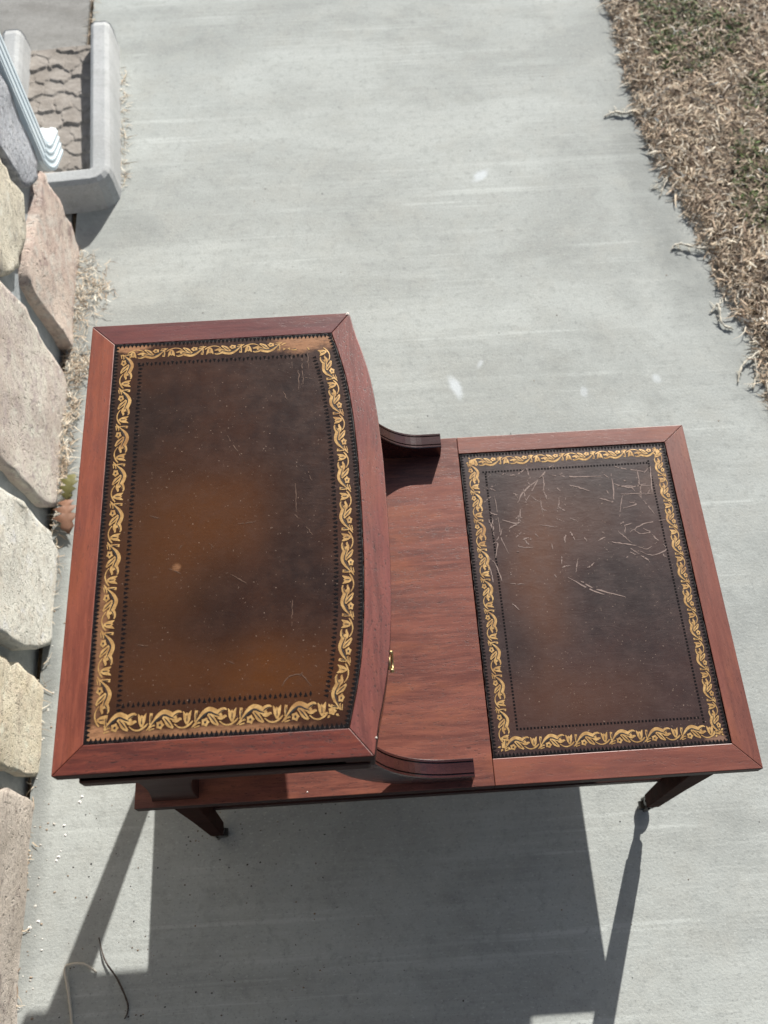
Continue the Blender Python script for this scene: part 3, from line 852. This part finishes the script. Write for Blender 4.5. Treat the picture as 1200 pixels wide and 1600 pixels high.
def tool_panel(kind, panel, zs, g_off, g_h, per, o_h, i_off, i_h, i_pitch, i_kind, skip):
    sides = ('near', 'right', 'far', 'left')
    gold, outer, inner, groove, engr = [], [], [], [], []
    for sd_ in sides:
        go, gh, io = g_off[sd_], g_h[sd_], i_off[sd_]
        p = Path(closed_offset(kind, 0.0)[sd_])
        # gold runs between its own corner blocks
        q = Path([p.at(0.0 + go + gh * 0.5, 0)] + [p.at(t, 0) for t in np.linspace(go + gh, p.L - go - gh, 38)] + [p.at(p.L - go - gh * 0.5, 0)])
        gold.append(border_mesh(q, go, gh, per, zs + 0.0002, skip=skip))
        engr.append(border_mesh(q, go, gh, per, zs + 0.00035, skip=skip, shapes=VEINS))
        outer.append(teeth(p, 0.0006, o_h, 0.0044, zs + 0.00022, 'tooth'))
        groove.append(strip(p, 0.0002, o_h * 0.55, zs + 0.00012, 90, 0.0005))
        q2 = Path([p.at(io, 0)] + [p.at(t, 0) for t in np.linspace(io + 0.001, p.L - io - 0.001, 38)] + [p.at(p.L - io, 0)])
        inner.append(teeth(q2, io, i_h, i_pitch, zs + 0.00022, i_kind))
    for a_, b_ in (('near', 'right'), ('right', 'far'), ('far', 'left'), ('left', 'near')):   # corner rosettes
        if kind == 'U' and a_ != 'near': continue
        p = Path(closed_offset(kind, 0.0)[a_])
        g0, g1 = g_off[a_] + g_h[a_] * 0.46, g_off[b_] + g_h[b_] * 0.46
        cx_, cy_ = p.at(p.L - g1, g0)
        r_ = min(g_h[a_], g_h[b_]) * 0.30
        V = [(cx_, cy_, zs + 0.0003)]; F = []
        for i in range(15):
            t = 2 * math.pi * i / 15; rr = r_ * (1 + 0.2 * math.cos(5 * t))
            V.append((cx_ + rr * math.cos(t), cy_ + rr * math.sin(t), zs + 0.0003))
        F += [(0, 1 + i, 1 + (i + 1) % 15) for i in range(15)]
        for t in (0.5, 2.0, 3.4, 4.1, 5.6):
            o_ = len(V); c_, s_ = math.cos(t), math.sin(t)
            for (l_, w_) in ((1.15, 0.0), (1.65, 0.34), (2.3, 0.0), (1.65, -0.34)):
                V.append((cx_ + r_ * (l_ * c_ - w_ * s_), cy_ + r_ * (l_ * s_ + w_ * c_), zs + 0.0003))
            F.append((o_, o_ + 1, o_ + 2, o_ + 3))
        gold.append((V, F))
    obj("gold_border", *up(join(gold)), GOLD, panel, TO)
    obj("gold_engraving", *up(join(engr)), GROOVE, panel, TO)
    obj("black_edge_tooling", *up(join(outer)), BLACK, panel, TO)
    obj("edge_groove", *up(join(groove)), GROOVE, panel, TO)
    obj("inner_tooled_line", *up(join(inner)), BLACK, panel, TO)
zlu = ZU - 0.0004
tool_panel('U', leu, zlu, dict(near=0.0092, right=0.0092, far=0.0085, left=0.0078), dict(near=0.0165, right=0.0118, far=0.0118, left=0.0132), 0.0460, 0.0050,
           dict(near=0.0318, right=0.0245, far=0.0262, left=0.0278), 0.0056, 0.0046, 'diamond',
           [(0.240, 0.464, 0.030, 0.012), (0.038, 0.470, 0.012, 0.008), (0.036, 0.033, 0.013, 0.010), (0.030, 0.44, 0.003, 0.05)])
def scuffs(lines, z, w, parent, extra=0, box=None, mat=None):
    V, F = [], []
    L_ = list(lines)
    for _ in range(extra):
        x = random.uniform(box[0], box[1]); y = random.uniform(box[2], box[3]); a = random.uniform(0, 6.28); l = random.uniform(0.002, 0.014)
        L_.append([(x, y), (x + l * math.cos(a), y + l * math.sin(a))])
    for ln in L_:
        m = 5
        if len(ln) < 3: ln = [ln[0], ((ln[0][0] + ln[1][0]) / 2 + random.uniform(-.0008, .0008), (ln[0][1] + ln[1][1]) / 2 + random.uniform(-.0008, .0008)), ln[1]]
        S_ = spline(ln, m)
        ww = w * random.uniform(0.55, 1.3)
        prev = None
        for i, q in enumerate(S_):
            a = S_[max(i - 1, 0)]; b = S_[min(i + 1, len(S_) - 1)]
            t = (b - a) / (np.linalg.norm(b - a) + 1e-9)
            k_ = ww * (0.35 + 0.65 * math.sin(math.pi * (i + 0.6) / (len(S_) + 0.2))) * random.uniform(0.5, 1.3)
            q = q + np.array([random.gauss(0, 0.0003), random.gauss(0, 0.0003)])
            cur = (len(V), len(V) + 1)
            V += [(q[0] - t[1] * k_ / 2, q[1] + t[0] * k_ / 2, z), (q[0] + t[1] * k_ / 2, q[1] - t[0] * k_ / 2, z)]
            if prev and random.random() > 0.12: F.append((prev[0], prev[1], cur[1], cur[0]))
            prev = cur
    V, F = up((V, F))
    o = obj("scratches", V, F, mat or SCUFF, parent, TO)
    o["kind"] = "stuff"
    return o
US = [[(0.2257,0.2841),(0.2257,0.2508)],[(0.2231,0.2488),(0.2288,0.2433)],[(0.2351,0.2342),(0.2413,0.2245)],[(0.2206,0.1556),(0.2189,0.1274)],[(0.2088,0.0701),(0.2144,0.0783),(0.2264,0.08),(0.2363,0.0683)],[(0.1592,0.1866),(0.175,0.1753)],[(0.1664,0.2416),(0.1846,0.2433)],[(0.1541,0.3467),(0.1685,0.3206)],[(0.242,0.453),(0.2428,0.4271)],[(0.234,0.4149),(0.248,0.4123)],[(0.236,0.4404),(0.2366,0.4064)],[(0.2315,0.4278),(0.2315,0.3983)],[(0.2242,0.4542),(0.2251,0.4282)]]
scuffs(US, zlu + 0.0003, 0.0008, leu, 10, (0.066, 0.25, 0.07, 0.43), SCUFF_U)

# --- drawer case under the upper top
cx0, cy0, cy1, cz0, cz1 = 0.012, 0.008, Wu - 0.008, 0.632, 0.682
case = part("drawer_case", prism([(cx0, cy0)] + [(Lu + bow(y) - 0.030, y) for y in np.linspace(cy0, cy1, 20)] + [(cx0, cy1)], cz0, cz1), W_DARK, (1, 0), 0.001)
part("case_moulding", prism([(cx0 - 0.004, cy0 - 0.005), (Lu - 0.004, cy0 - 0.005), (Lu - 0.004, cy0 - 0.0005), (cx0 - 0.0005, cy0 - 0.0005), (cx0 - 0.0005, cy1 + 0.0005), (Lu - 0.004, cy1 + 0.0005), (Lu - 0.004, cy1 + 0.005), (cx0 - 0.004, cy1 + 0.005)], cz0 - 0.004, cz0 + 0.014), W_DARK, (1, 0), 0.003)
ys = [float(y) for y in np.linspace(0.035, Wu - 0.035, 26)]
dr = part("drawer_front", prism([(Lu + bow(y) - 0.0295, y) for y in ys][::-1][::-1] and ([(Lu + bow(y) - 0.0012, y) for y in ys] + [(Lu + bow(y) - 0.0295, y) for y in ys][::-1]), cz0 + 0.003, cz1 - 0.003), W_FRONT, (0, 1), 0.001)
for (ya, yb) in ((0.006, 0.0335), (Wu - 0.0335, Wu - 0.006)):
    part("corner_block", prism([(Lu + bow(y) - 0.0012, y) for y in np.linspace(ya, yb, 6)] + [(Lu + bow(y) - 0.0295, y) for y in np.linspace(yb, ya, 6)], cz0 - 0.003, cz1 - 0.001), W_DARK, (0, 1), 0.001)
# brass drop pull on the drawer front
px, py, pz = Lu + bow(0.10) - 0.0022, 0.098, 0.662
bp = []
bp.append(tube([(px, py, pz), (px + 0.003, py, pz)], [0.0075, 0.007], 12))
bp.append(tube([(px + 0.002, py - 0.0092, pz + 0.003), (px + 0.0055, py - 0.0092, pz + 0.003)], [0.0024, 0.0018], 8))
bp.append(tube([(px + 0.002, py + 0.0092, pz + 0.003), (px + 0.0055, py + 0.0092, pz + 0.003)], [0.0024, 0.0018], 8))
bp.append(tube([(px + 0.0048, py + 0.0095 * math.cos(a), pz + 0.003 - 0.012 * math.sin(a)) for a in np.linspace(0, math.pi, 9)], 0.0013, 8))
obj("drawer_pull", *join(bp), BRASS, dr, TO, sm=True)

# --- curved supports between the tiers
def swept(prof_top, prof_bot, stations):
    """profile in xz: top curve and bottom curve (same direction); stations (y, inset) make the reeded top"""
    V, F = [], []
    nt, nb = len(prof_top), len(prof_bot)
    for (y, d) in stations:
        for i, (x, z) in enumerate(prof_top):
            a = prof_top[max(i - 1, 0)]; b = prof_top[min(i + 1, nt - 1)]
            tx, tz = b[0] - a[0], b[1] - a[1]; l = math.hypot(tx, tz) or 1
            # the tip runs left along the curve, outside normal is to the right/up
            V.append((x - abs(tz) / l * d, y, z - abs(tx) / l * d))
        for (x, z) in prof_bot: V.append((x, y, z))
    n_ = nt + nb
    for s_ in range(len(stations) - 1):
        for i in range(nt - 1):
            F.append((s_ * n_ + i, s_ * n_ + i + 1, (s_ + 1) * n_ + i + 1, (s_ + 1) * n_ + i))
        for i in range(nb - 1):
            F.append((s_ * n_ + nt + i, (s_ + 1) * n_ + nt + i, (s_ + 1) * n_ + nt + i + 1, s_ * n_ + nt + i + 1))
        F.append((s_ * n_, (s_ + 1) * n_, (s_ + 1) * n_ + nt, s_ * n_ + nt))
        F.append((s_ * n_ + nt - 1, s_ * n_ + n_ - 1, (s_ + 1) * n_ + n_ - 1, (s_ + 1) * n_ + nt - 1))
    for s_, rev in ((0, False), (len(stations) - 1, True)):
        for i in range(nt - 1):
            q = (s_ * n_ + i, s_ * n_ + nt + i, s_ * n_ + nt + i + 1, s_ * n_ + i + 1)
            F.append(q if not rev else tuple(reversed(q)))
    return V, F
nt = 22
top, bot = [(0.4045, ZL + 0.0262)], [(0.4045, ZL + 0.0003)]
for i in range(nt - 1):
    t = math.pi / 2 * i / (nt - 2)
    top.append((0.378 - 0.094 * math.sin(t), ZL + 0.0262 + 0.175 * (1 - math.cos(t))))
    bot.append((0.352 - 0.115 * math.sin(t), ZL + 0.0003 + 0.2005 * (1 - math.cos(t))))
def stations(y0, y1):
    w = y1 - y0
    return [(y0, 0.0010), (y0 + 0.0008, 0.0), (y0 + 0.0032, 0.0), (y0 + 0.0036, 0.0022), (y0 + 0.0046, 0.0022), (y0 + 0.0050, 0.0),
            (y1 - 0.0050, 0.0), (y1 - 0.0046, 0.0022), (y1 - 0.0036, 0.0022), (y1 - 0.0032, 0.0), (y1 - 0.0008, 0.0), (y1, 0.0010)]
# rear supports: a mirrored, shorter curve
rtop, rbot = [], []
for i in range(nt):
    t = i / (nt - 1)
    rtop.append((0.082 + 0.050 * t ** 2.2, ZL + 0.0003 + (0.6275 - ZL) * t))
    rbot.append((0.028 + 0.012 * math.sin(t * math.pi), ZL + 0.0003 + (0.6275 - ZL) * t))
rear_profile = (rtop, rbot)
for (ya, yb) in ((0.0196, 0.0412), (Wu - 0.0412, Wu - 0.0196)):
    part("curved_bracket", swept(top, bot, stations(ya, yb)), W_BRK, (1, 0))
    part("rear_support", swept(rtop, rbot, [(ya, 0.001), (ya + 0.001, 0), (yb - 0.001, 0), (yb, 0.001)]), W_DARK, (1, 0))

# --- lower top
z0 = ZL - 0.018
sx = 0.4295
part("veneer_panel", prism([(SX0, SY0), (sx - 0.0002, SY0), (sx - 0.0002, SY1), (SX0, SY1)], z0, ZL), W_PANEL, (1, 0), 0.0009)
lx0, lx1, ly0, ly1 = 0.4305, 0.7175, 0.0438, 0.4608
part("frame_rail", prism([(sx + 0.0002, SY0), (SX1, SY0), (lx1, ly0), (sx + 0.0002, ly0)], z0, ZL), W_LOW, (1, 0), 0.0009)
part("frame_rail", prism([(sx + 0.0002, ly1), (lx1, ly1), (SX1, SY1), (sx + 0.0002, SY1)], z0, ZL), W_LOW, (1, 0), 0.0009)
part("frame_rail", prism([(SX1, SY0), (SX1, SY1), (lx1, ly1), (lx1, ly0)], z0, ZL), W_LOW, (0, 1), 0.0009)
part("top_board", prism([(lx0, ly0), (lx1, ly0), (lx1, ly1), (lx0, ly1)], z0 + 0.001, ZL - 0.0045), W_DARK)
lel = part("leather_panel", prism([(0.4312, 0.0445), (0.7165, 0.0445), (0.7165, 0.4600), (0.4312, 0.4600)], ZL - 0.0042, ZL - 0.0012), LEA_L, None, 0.0006)
zll = ZL - 0.0012
tool_panel('L', lel, zll, dict(near=0.0072, right=0.0068, far=0.0070, left=0.0092), dict(near=0.0150, right=0.0112, far=0.0118, left=0.0130), 0.0405, 0.0046,
           dict(near=0.0305, right=0.0248, far=0.0275, left=0.0305), 0.0042, 0.0042, 'dot', [(0.712, 0.048, 0.006, 0.004)])
LS = [[(0.4722,0.3926),(0.4737,0.3538),(0.474,0.3307),(0.4815,0.3059)],[(0.4626,0.3217),(0.4729,0.3341),(0.4771,0.3436)],[(0.4633,0.3023),(0.4685,0.3213),(0.4644,0.3248)],[(0.4531,0.303),(0.4622,0.2928),(0.469,0.2625)],[(0.4546,0.2901),(0.4565,0.268)],[(0.5117,0.3798),(0.5306,0.4077),(0.5489,0.4291),(0.5591,0.4355)],[(0.5026,0.3804),(0.514,0.3984),(0.5449,0.4224)],[(0.5215,0.4327),(0.5241,0.4168)],[(0.5416,0.4208),(0.5398,0.3967)],[(0.5339,0.3869),(0.5337,0.3632)],[(0.5534,0.3636),(0.5595,0.3852)],[(0.5505,0.3538),(0.5603,0.3491)],[(0.5759,0.403),(0.5875,0.3988),(0.6018,0.392)],[(0.5537,0.4194),(0.5839,0.4153),(0.6207,0.4139)],[(0.635,0.4165),(0.6348,0.3974),(0.6319,0.3771),(0.6275,0.3723)],[(0.6348,0.3974),(0.6879,0.3939)],[(0.6434,0.3848),(0.6873,0.383)],[(0.6713,0.4211),(0.6712,0.395),(0.6696,0.378)],[(0.6907,0.4251),(0.6859,0.3838)],[(0.6446,0.383),(0.636,0.3515)],[(0.6416,0.4283),(0.6532,0.4233),(0.6799,0.417)],[(0.6136,0.38),(0.6293,0.3738)],[(0.6426,0.3628),(0.6617,0.3683),(0.6503,0.3725)],[(0.6672,0.3816),(0.6829,0.3518)],[(0.6294,0.3304),(0.638,0.32),(0.6455,0.3114)],[(0.6454,0.3278),(0.6653,0.338),(0.7025,0.3439)],[(0.6498,0.3357),(0.6569,0.3254),(0.672,0.326),(0.664,0.3315)],[(0.6519,0.3061),(0.6646,0.3021),(0.6817,0.3139)],[(0.6537,0.2996),(0.6687,0.2928),(0.6877,0.299),(0.6863,0.3072)],[(0.654,0.2931),(0.6635,0.2836)],[(0.6192,0.3148),(0.6508,0.3078)],[(0.5543,0.2685),(0.5793,0.2507),(0.5967,0.2419)],[(0.5694,0.2622),(0.5879,0.2501),(0.6234,0.2371)],[(0.565,0.2751),(0.5698,0.2916)],[(0.4775,0.2373),(0.485,0.2283)],[(0.4781,0.2659),(0.4961,0.2629)],[(0.4965,0.3195),(0.4969,0.3156),(0.5141,0.3135)],[(0.4933,0.3295),(0.5017,0.3371)],[(0.5017,0.3256),(0.511,0.3283)],[(0.4607,0.358),(0.4643,0.3418)],[(0.4786,0.3568),(0.4989,0.3505),(0.5046,0.3718)],[(0.486,0.3431),(0.5004,0.3504)],[(0.5282,0.3453),(0.5502,0.3415)],[(0.4585,0.4072),(0.4746,0.401)],[(0.6397,0.338),(0.6507,0.3406)],[(0.6369,0.4007),(0.6542,0.3944),(0.6794,0.3979)],[(0.5003,0.3621),(0.5013,0.3503)],[(0.4655,0.361),(0.4646,0.3346)],[(0.513,0.4019),(0.5141,0.3797)]]
scuffs(LS, zll + 0.0003, 0.0015, lel, 50, (0.465, 0.685, 0.27, 0.43))

k = NT("bare_chip")
CHIP = k.set(Base_Color=(0.62, 0.55, 0.50), Roughness=0.7)
for (x, y, z, a) in ((0.2895, 0.4985, ZU + 0.0002, 0.0028), (0.2940, 0.0165, ZU + 0.0002, 0.0014), (0.2093, 0.0190, ZL + 0.0003, 0.0014)):
    obj("edge_chip", [(x - a, y - a * 0.5, z), (x + a * 0.6, y - a * 0.7, z), (x + a * 0.4, y + a * 0.5, z), (x - a * 0.3, y + a * 0.9, z), (x, y, z + 0.0006)], [(0, 1, 4), (1, 2, 4), (2, 3, 4), (3, 0, 4)], CHIP, tbl, TO)
# --- apron, legs, casters and the low shelf
az0, az1 = 0.362, z0 - 0.0005
ai = 0.034
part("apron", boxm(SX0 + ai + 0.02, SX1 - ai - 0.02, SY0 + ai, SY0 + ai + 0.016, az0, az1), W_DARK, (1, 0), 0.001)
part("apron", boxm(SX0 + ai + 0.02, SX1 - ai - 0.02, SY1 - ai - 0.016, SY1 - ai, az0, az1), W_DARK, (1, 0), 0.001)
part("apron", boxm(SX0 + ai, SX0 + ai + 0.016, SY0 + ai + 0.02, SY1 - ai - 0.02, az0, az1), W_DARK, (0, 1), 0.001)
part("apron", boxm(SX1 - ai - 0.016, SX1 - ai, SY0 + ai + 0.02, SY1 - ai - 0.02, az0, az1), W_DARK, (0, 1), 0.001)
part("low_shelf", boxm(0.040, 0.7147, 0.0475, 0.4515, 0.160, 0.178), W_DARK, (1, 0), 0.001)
def leg(cx, cy, sxn, syn):
    """tapered square leg: straight faces outside, taper inside and a slight splay"""
    V, F = [], []
    for (z, hw, dx, dy) in ((0.052, 0.0100, 0, 0), (0.20, 0.0125, -0.004, -0.002), (0.33, 0.0160, -0.008, -0.004), (z0 - 0.0005, 0.0175, -0.010, -0.005)):
        X, Y = cx + sxn * dx, cy + syn * dy
        V += [(X - hw, Y - hw, z), (X + hw, Y - hw, z), (X + hw, Y + hw, z), (X - hw, Y + hw, z)]
    for s_ in range(3):
        for j in range(4):
            F.append((4 * s_ + j, 4 * s_ + (j + 1) % 4, 4 * s_ + 4 + (j + 1) % 4, 4 * s_ + 4 + j))
    F += [(3, 2, 1, 0), (12, 13, 14, 15)]
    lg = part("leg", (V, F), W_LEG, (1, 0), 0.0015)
    obj("ferrule", *tube([(cx, cy, 0.052), (cx, cy, 0.046), (cx, cy, 0.034)], [0.0108, 0.0105, 0.0085], 12), CAST, lg, TO)
    cb = [tube([(cx, cy - 0.006, 0.0112), (cx, cy + 0.006, 0.0112)], 0.0110, 14), tube([(cx - 0.004, cy - 0.0085, 0.012), (cx - 0.002, cy - 0.0085, 0.036)], 0.0028, 6), tube([(cx - 0.004, cy + 0.0085, 0.012), (cx - 0.002, cy + 0.0085, 0.036)], 0.0028, 6)]
    obj("caster", *join(cb), CAST, lg, TO)
fin, fy = 0.0336, 0.0368
for (cx, sxn) in ((SX0 + fin, -1), (SX1 - fin, 1)):
    for (cy, syn) in ((fy, -1), (SY0 + SY1 - fy, 1)):
        leg(cx, cy, sxn, syn)

# ================================================================== SMALL THINGS ON THE GROUND
def ribbon_thing(name, pts, w, col, label, cat, thick=None):
    k_ = NT(name + "_fibre")
    c_ = k_.mix(k_.noise(k_.coord(), 140, 4, 0.6), tuple(x * 0.7 for x in col), col)
    m_ = k_.set(Base_Color=c_, Roughness=0.7)
    S_ = spline(pts, 7)
    knot = name == "grass_runner"
    rr = [w * (0.55 + 0.45 * math.sin(math.pi * (i + 1) / (len(S_) + 1))) * (random.choice((0.55, 0.8, 1.0, 1.35)) if knot else random.uniform(0.85, 1.15)) for i in range(len(S_))]
    if knot:
        S_ = [np.array((q[0] + random.gauss(0, 0.0009), q[1] + random.gauss(0, 0.0009), q[2])) for q in S_]
    parts_ = [tube([tuple(q) for q in S_], rr, 6)]
    if knot:
        for _ in range(7):
            q = S_[random.randrange(1, len(S_) - 1)]
            a_ = random.uniform(0, 6.28); l_ = random.uniform(0.008, 0.024)
            parts_.append(tube([tuple(q), (q[0] + l_ * 0.5 * math.cos(a_), q[1] + l_ * 0.5 * math.sin(a_), q[2] + random.uniform(0.0, 0.004)), (q[0] + l_ * math.cos(a_ + 0.5), q[1] + l_ * math.sin(a_ + 0.5), max(0.001, q[2] - 0.002))], [w * 0.45, w * 0.4, w * 0.12], 5))
    v_, f_ = join(parts_)
    o_ = obj(name, v_, f_, m_, None, (pts[0][0], pts[0][1], 0.0), sm=True)
    return tag(o_, label, cat)
ribbon_thing("grass_stalk", [(-0.144, -0.1504, 0.002), (-0.1611, -0.1381, 0.008), (-0.1803, -0.1369, 0.011), (-0.1893, -0.1433, 0.010), (-0.1829, -0.1736, 0.006), (-0.1756, -0.2158, 0.002), (-0.172, -0.25, 0.003)], 0.0024, (0.72, 0.66, 0.55), "pale bent dry grass stalk lying in the shadow beside the dark stem", "stalk")
ribbon_thing("leaf_stem", [(-0.1446, -0.1023, 0.002), (-0.1327, -0.1338, 0.004), (-0.1118, -0.1609, 0.006), (-0.0958, -0.1916, 0.005), (-0.095, -0.2059, 0.003), (-0.0992, -0.2139, 0.002)], 0.0014, (0.075, 0.055, 0.045), "thin dark brown curved leaf stem on the concrete near the table shadow", "stem")
RT = [([(0.9075, 1.5764, 0.003), (0.9315, 1.5852, 0.010), (0.9605, 1.579, 0.012), (1.005, 1.608, 0.014)], 0.0040, "pale dead grass runner poking out over the walkway, farthest of them"),
      ([(0.9813, 1.1669, 0.003), (1.0008, 1.1815, 0.012), (1.0388, 1.1647, 0.016), (1.07, 1.17, 0.016)], 0.0030, "bent pale grass runner reaching onto the concrete midway along the lawn edge"),
      ([(1.0304, 0.9982, 0.003), (1.0471, 1.0136, 0.014), (1.0462, 0.9678, 0.010), (1.0668, 0.9535, 0.004)], 0.0036, "forked whitish grass root lying on the concrete at the lawn edge"),
      ([(1.0462, 0.8237, 0.002), (1.0625, 0.8608, 0.010), (1.0895, 0.8822, 0.014), (1.11, 0.8972, 0.016)], 0.0032, "knotted white grass root nearest the table, left one of the pair"),
      ([(1.0729, 0.8068, 0.002), (1.0881, 0.8437, 0.010), (1.0908, 0.8822, 0.016)], 0.0030, "knotted white grass root nearest the table, right one of the pair"),
      ([(0.9733, 1.3438, 0.003), (1.0096, 1.3681, 0.014), (1.0438, 1.3949, 0.018)], 0.0024, "thin straight straw laid across the lawn edge beside a short forked one"),
      ([(0.9856, 1.3182, 0.002), (1.0088, 1.3643, 0.012), (1.02, 1.39, 0.016)], 0.0024, "short pale straw hanging from the lawn edge over the concrete")]
for pts, w, lab in RT:
    ribbon_thing("grass_runner", [(a, b, c * 0.45 + 0.001) for a, b, c in pts], w * 0.72, (0.68, 0.63, 0.52), lab, "grass runner")["group"] = "dead grass runners along the lawn edge"

def leaf(name, cx, cy, ang, L, col, label):
    k_ = NT(name + "_tissue")
    c_ = k_.mix(k_.noise(k_.coord(), 90, 5, 0.6), tuple(x * 0.6 for x in col), tuple(min(1, x * 1.25) for x in col))
    m_ = k_.set(Base_Color=c_, Roughness=0.6)
    half = [(0.0, 0.015), (0.12, 0.05), (0.22, 0.20), (0.30, 0.08), (0.42, 0.28), (0.52, 0.10), (0.66, 0.30), (0.76, 0.12), (0.88, 0.16), (1.0, 0.02)]
    n_ = len(half); V, F = [], []
    for (t, w) in half:
        for s_ in (-1, 0, 1):
            lx, ly = t * L, s_ * w * L
            z = 0.006 + 0.010 * math.sin(t * 2.6) + abs(s_) * w * L * 0.55
            V.append((cx + lx * math.cos(ang) - ly * math.sin(ang), cy + lx * math.sin(ang) + ly * math.cos(ang), z))
    for i in range(n_ - 1):
        for s_ in (0, 1):
            F.append((3 * i + s_, 3 * i + s_ + 1, 3 * i + 3 + s_ + 1, 3 * i + 3 + s_))
    o_ = obj(name, V, F, m_, None, (cx, cy, 0.0), sm=True)
    md = o_.modifiers.new("thickness", 'SOLIDIFY'); md.thickness = 0.0005
    return tag(o_, label, "leaf", "fallen lobed leaves beside the wall")
leaf("oak_leaf", -0.256, 0.655, math.radians(-82), 0.080, (0.23, 0.115, 0.070), "curled reddish brown lobed leaf between stone wall and table")
leaf("oak_leaf", -0.256, 0.640, math.radians(80), 0.060, (0.13, 0.12, 0.035), "olive green lobed leaf tucked beside the brown one by the wall")

# dry clippings along the foot of the wall, the slab joint and the splash block
def scatter(cxs, n_, sp, zmax):
    out = []
    for _ in range(n_):
        c = cxs[rng.integers(len(cxs))]
        out.append((c[0] + rng.normal(0, sp * c[2]), c[1] + rng.normal(0, sp * c[3]), abs(rng.normal(0, zmax))))
    return np.array(out)
line = [(WALLX(y) + 0.004 + 0.006 * mnoise.noise((y * 20, 0, 0)), y, 0.5, 1.5) for y in np.linspace(0.45, 1.25, 60)]
line2 = [(WALLX(y) - 0.004, y, 0.35, 1.5) for y in list(np.linspace(-0.25, 0.45, 30)) + list(np.linspace(1.95, 2.3, 20))]
clump_ = [(-0.255, 1.19, 1.6, 2.6), (-0.235, 1.14, 1.8, 1.5), (-0.262, 1.08, 1.3, 3.0), (-0.262, 0.97, 1.4, 1.8), (-0.258, 0.94, 1.2, 1.5), (-0.262, 0.85, 0.6, 3.0), (-0.266, 0.73, 0.5, 2.5)]
side = [(-0.196 - 0.057 * (y - 1.377) , y, 0.3, 1.5) for y in np.linspace(1.45, 1.80, 16)]
Pd = np.concatenate([scatter(line, 420, 0.010, 0.004), scatter(line2, 200, 0.010, 0.003), scatter(clump_, 700, 0.011, 0.008), scatter(side, 120, 0.012, 0.004)])
n = len(Pd)
cols = PAL[rng.choice(len(PAL), n, p=[0.22, 0.30, 0.22, 0.08, 0.06, 0.09, 0.03])] * rng.uniform(0.8, 1.15, (n, 1))
o = blades("dry_clippings", Pd, rng.uniform(0, 6.28, n), rng.uniform(0.008, 0.028, n), rng.uniform(0.0007, 0.0020, n), rng.normal(0, 0.8, n), rng.normal(0.15, 0.35, n), np.clip(cols, 0.01, 0.9))
tag(o, "dry straw coloured clippings gathered along the foot of the stone wall", "clippings", kind="stuff")

def crumbs(name, P, size, cols, label, cat):
    V, F, C = [], [], []
    for p, s_, c_ in zip(P, size, cols):
        o_ = len(V)
        m_ = 6
        a0 = random.random() * 6.28; st = random.uniform(0.5, 1.0)
        for i in range(m_):
            a = a0 + 2 * math.pi * i / m_
            r = s_ * random.uniform(0.6, 1.15)
            V.append((p[0] + r * math.cos(a), p[1] + r * st * math.sin(a), 0.0003)); C.append((*c_, 1))
        V.append((p[0], p[1], 0.0005 + s_ * random.uniform(0.2, 0.45))); C.append((*c_, 1))
        for i in range(m_): F.append((o_ + i, o_ + (i + 1) % m_, o_ + m_))
    me = bpy.data.meshes.new(name)
    me.from_pydata(V, [], F)
    a = me.attributes.new("col", 'FLOAT_COLOR', 'POINT')
    a.data.foreach_set('color', np.array(C, np.float32).ravel())
    me.materials.append(CRUMB)
    o_ = bpy.data.objects.new(name, me)
    COL.objects.link(o_)
    return tag(o_, label, cat, kind="stuff")
P1 = np.concatenate([np.stack([rng.uniform(-0.2, 0.25, 170), rng.uniform(-0.25, 0.12, 170)], 1), np.stack([rng.uniform(-0.25, 1.0, 150), rng.uniform(-0.3, 1.9, 150)], 1), np.stack([rng.normal(0.02, 0.03, 30), rng.normal(0.03, 0.03, 30)], 1)])
c1 = np.array([(0.05, 0.042, 0.036), (0.10, 0.065, 0.04), (0.03, 0.03, 0.03), (0.20, 0.13, 0.07)])[rng.integers(0, 4, len(P1))]
crumbs("dirt_specks", P1, rng.uniform(0.0006, 0.0019, len(P1)), c1, "small dark dirt specks scattered over the concrete", "dirt")
Yw = rng.uniform(-0.25, 1.2, 130)
P2 = np.stack([WALLX(Yw) + np.abs(rng.normal(0.012, 0.014, 130)), Yw], 1)
P2 = np.concatenate([P2, np.array([(-0.2141, 0.0263), (-0.2198, 0.0124), (-0.2124, 0.0649), (-0.1874, 0.108), (-0.252, -0.0822), (-0.2391, -0.0741), (-0.217, 0.018), (-0.209, 0.05), (-0.19, 0.1)])])
c2 = np.array([(0.70, 0.68, 0.62), (0.55, 0.53, 0.48), (0.42, 0.40, 0.36), (0.30, 0.24, 0.18)])[rng.integers(0, 4, len(P2))]
c2[-9:] = (0.74, 0.73, 0.70)
s2 = rng.uniform(0.0012, 0.0032, len(P2)); s2[-9:] = rng.uniform(0.0018, 0.0042, 9)
crumbs("mortar_crumbs", P2, s2, c2, "pale mortar crumbs and chips lying along the foot of the wall", "crumbs")
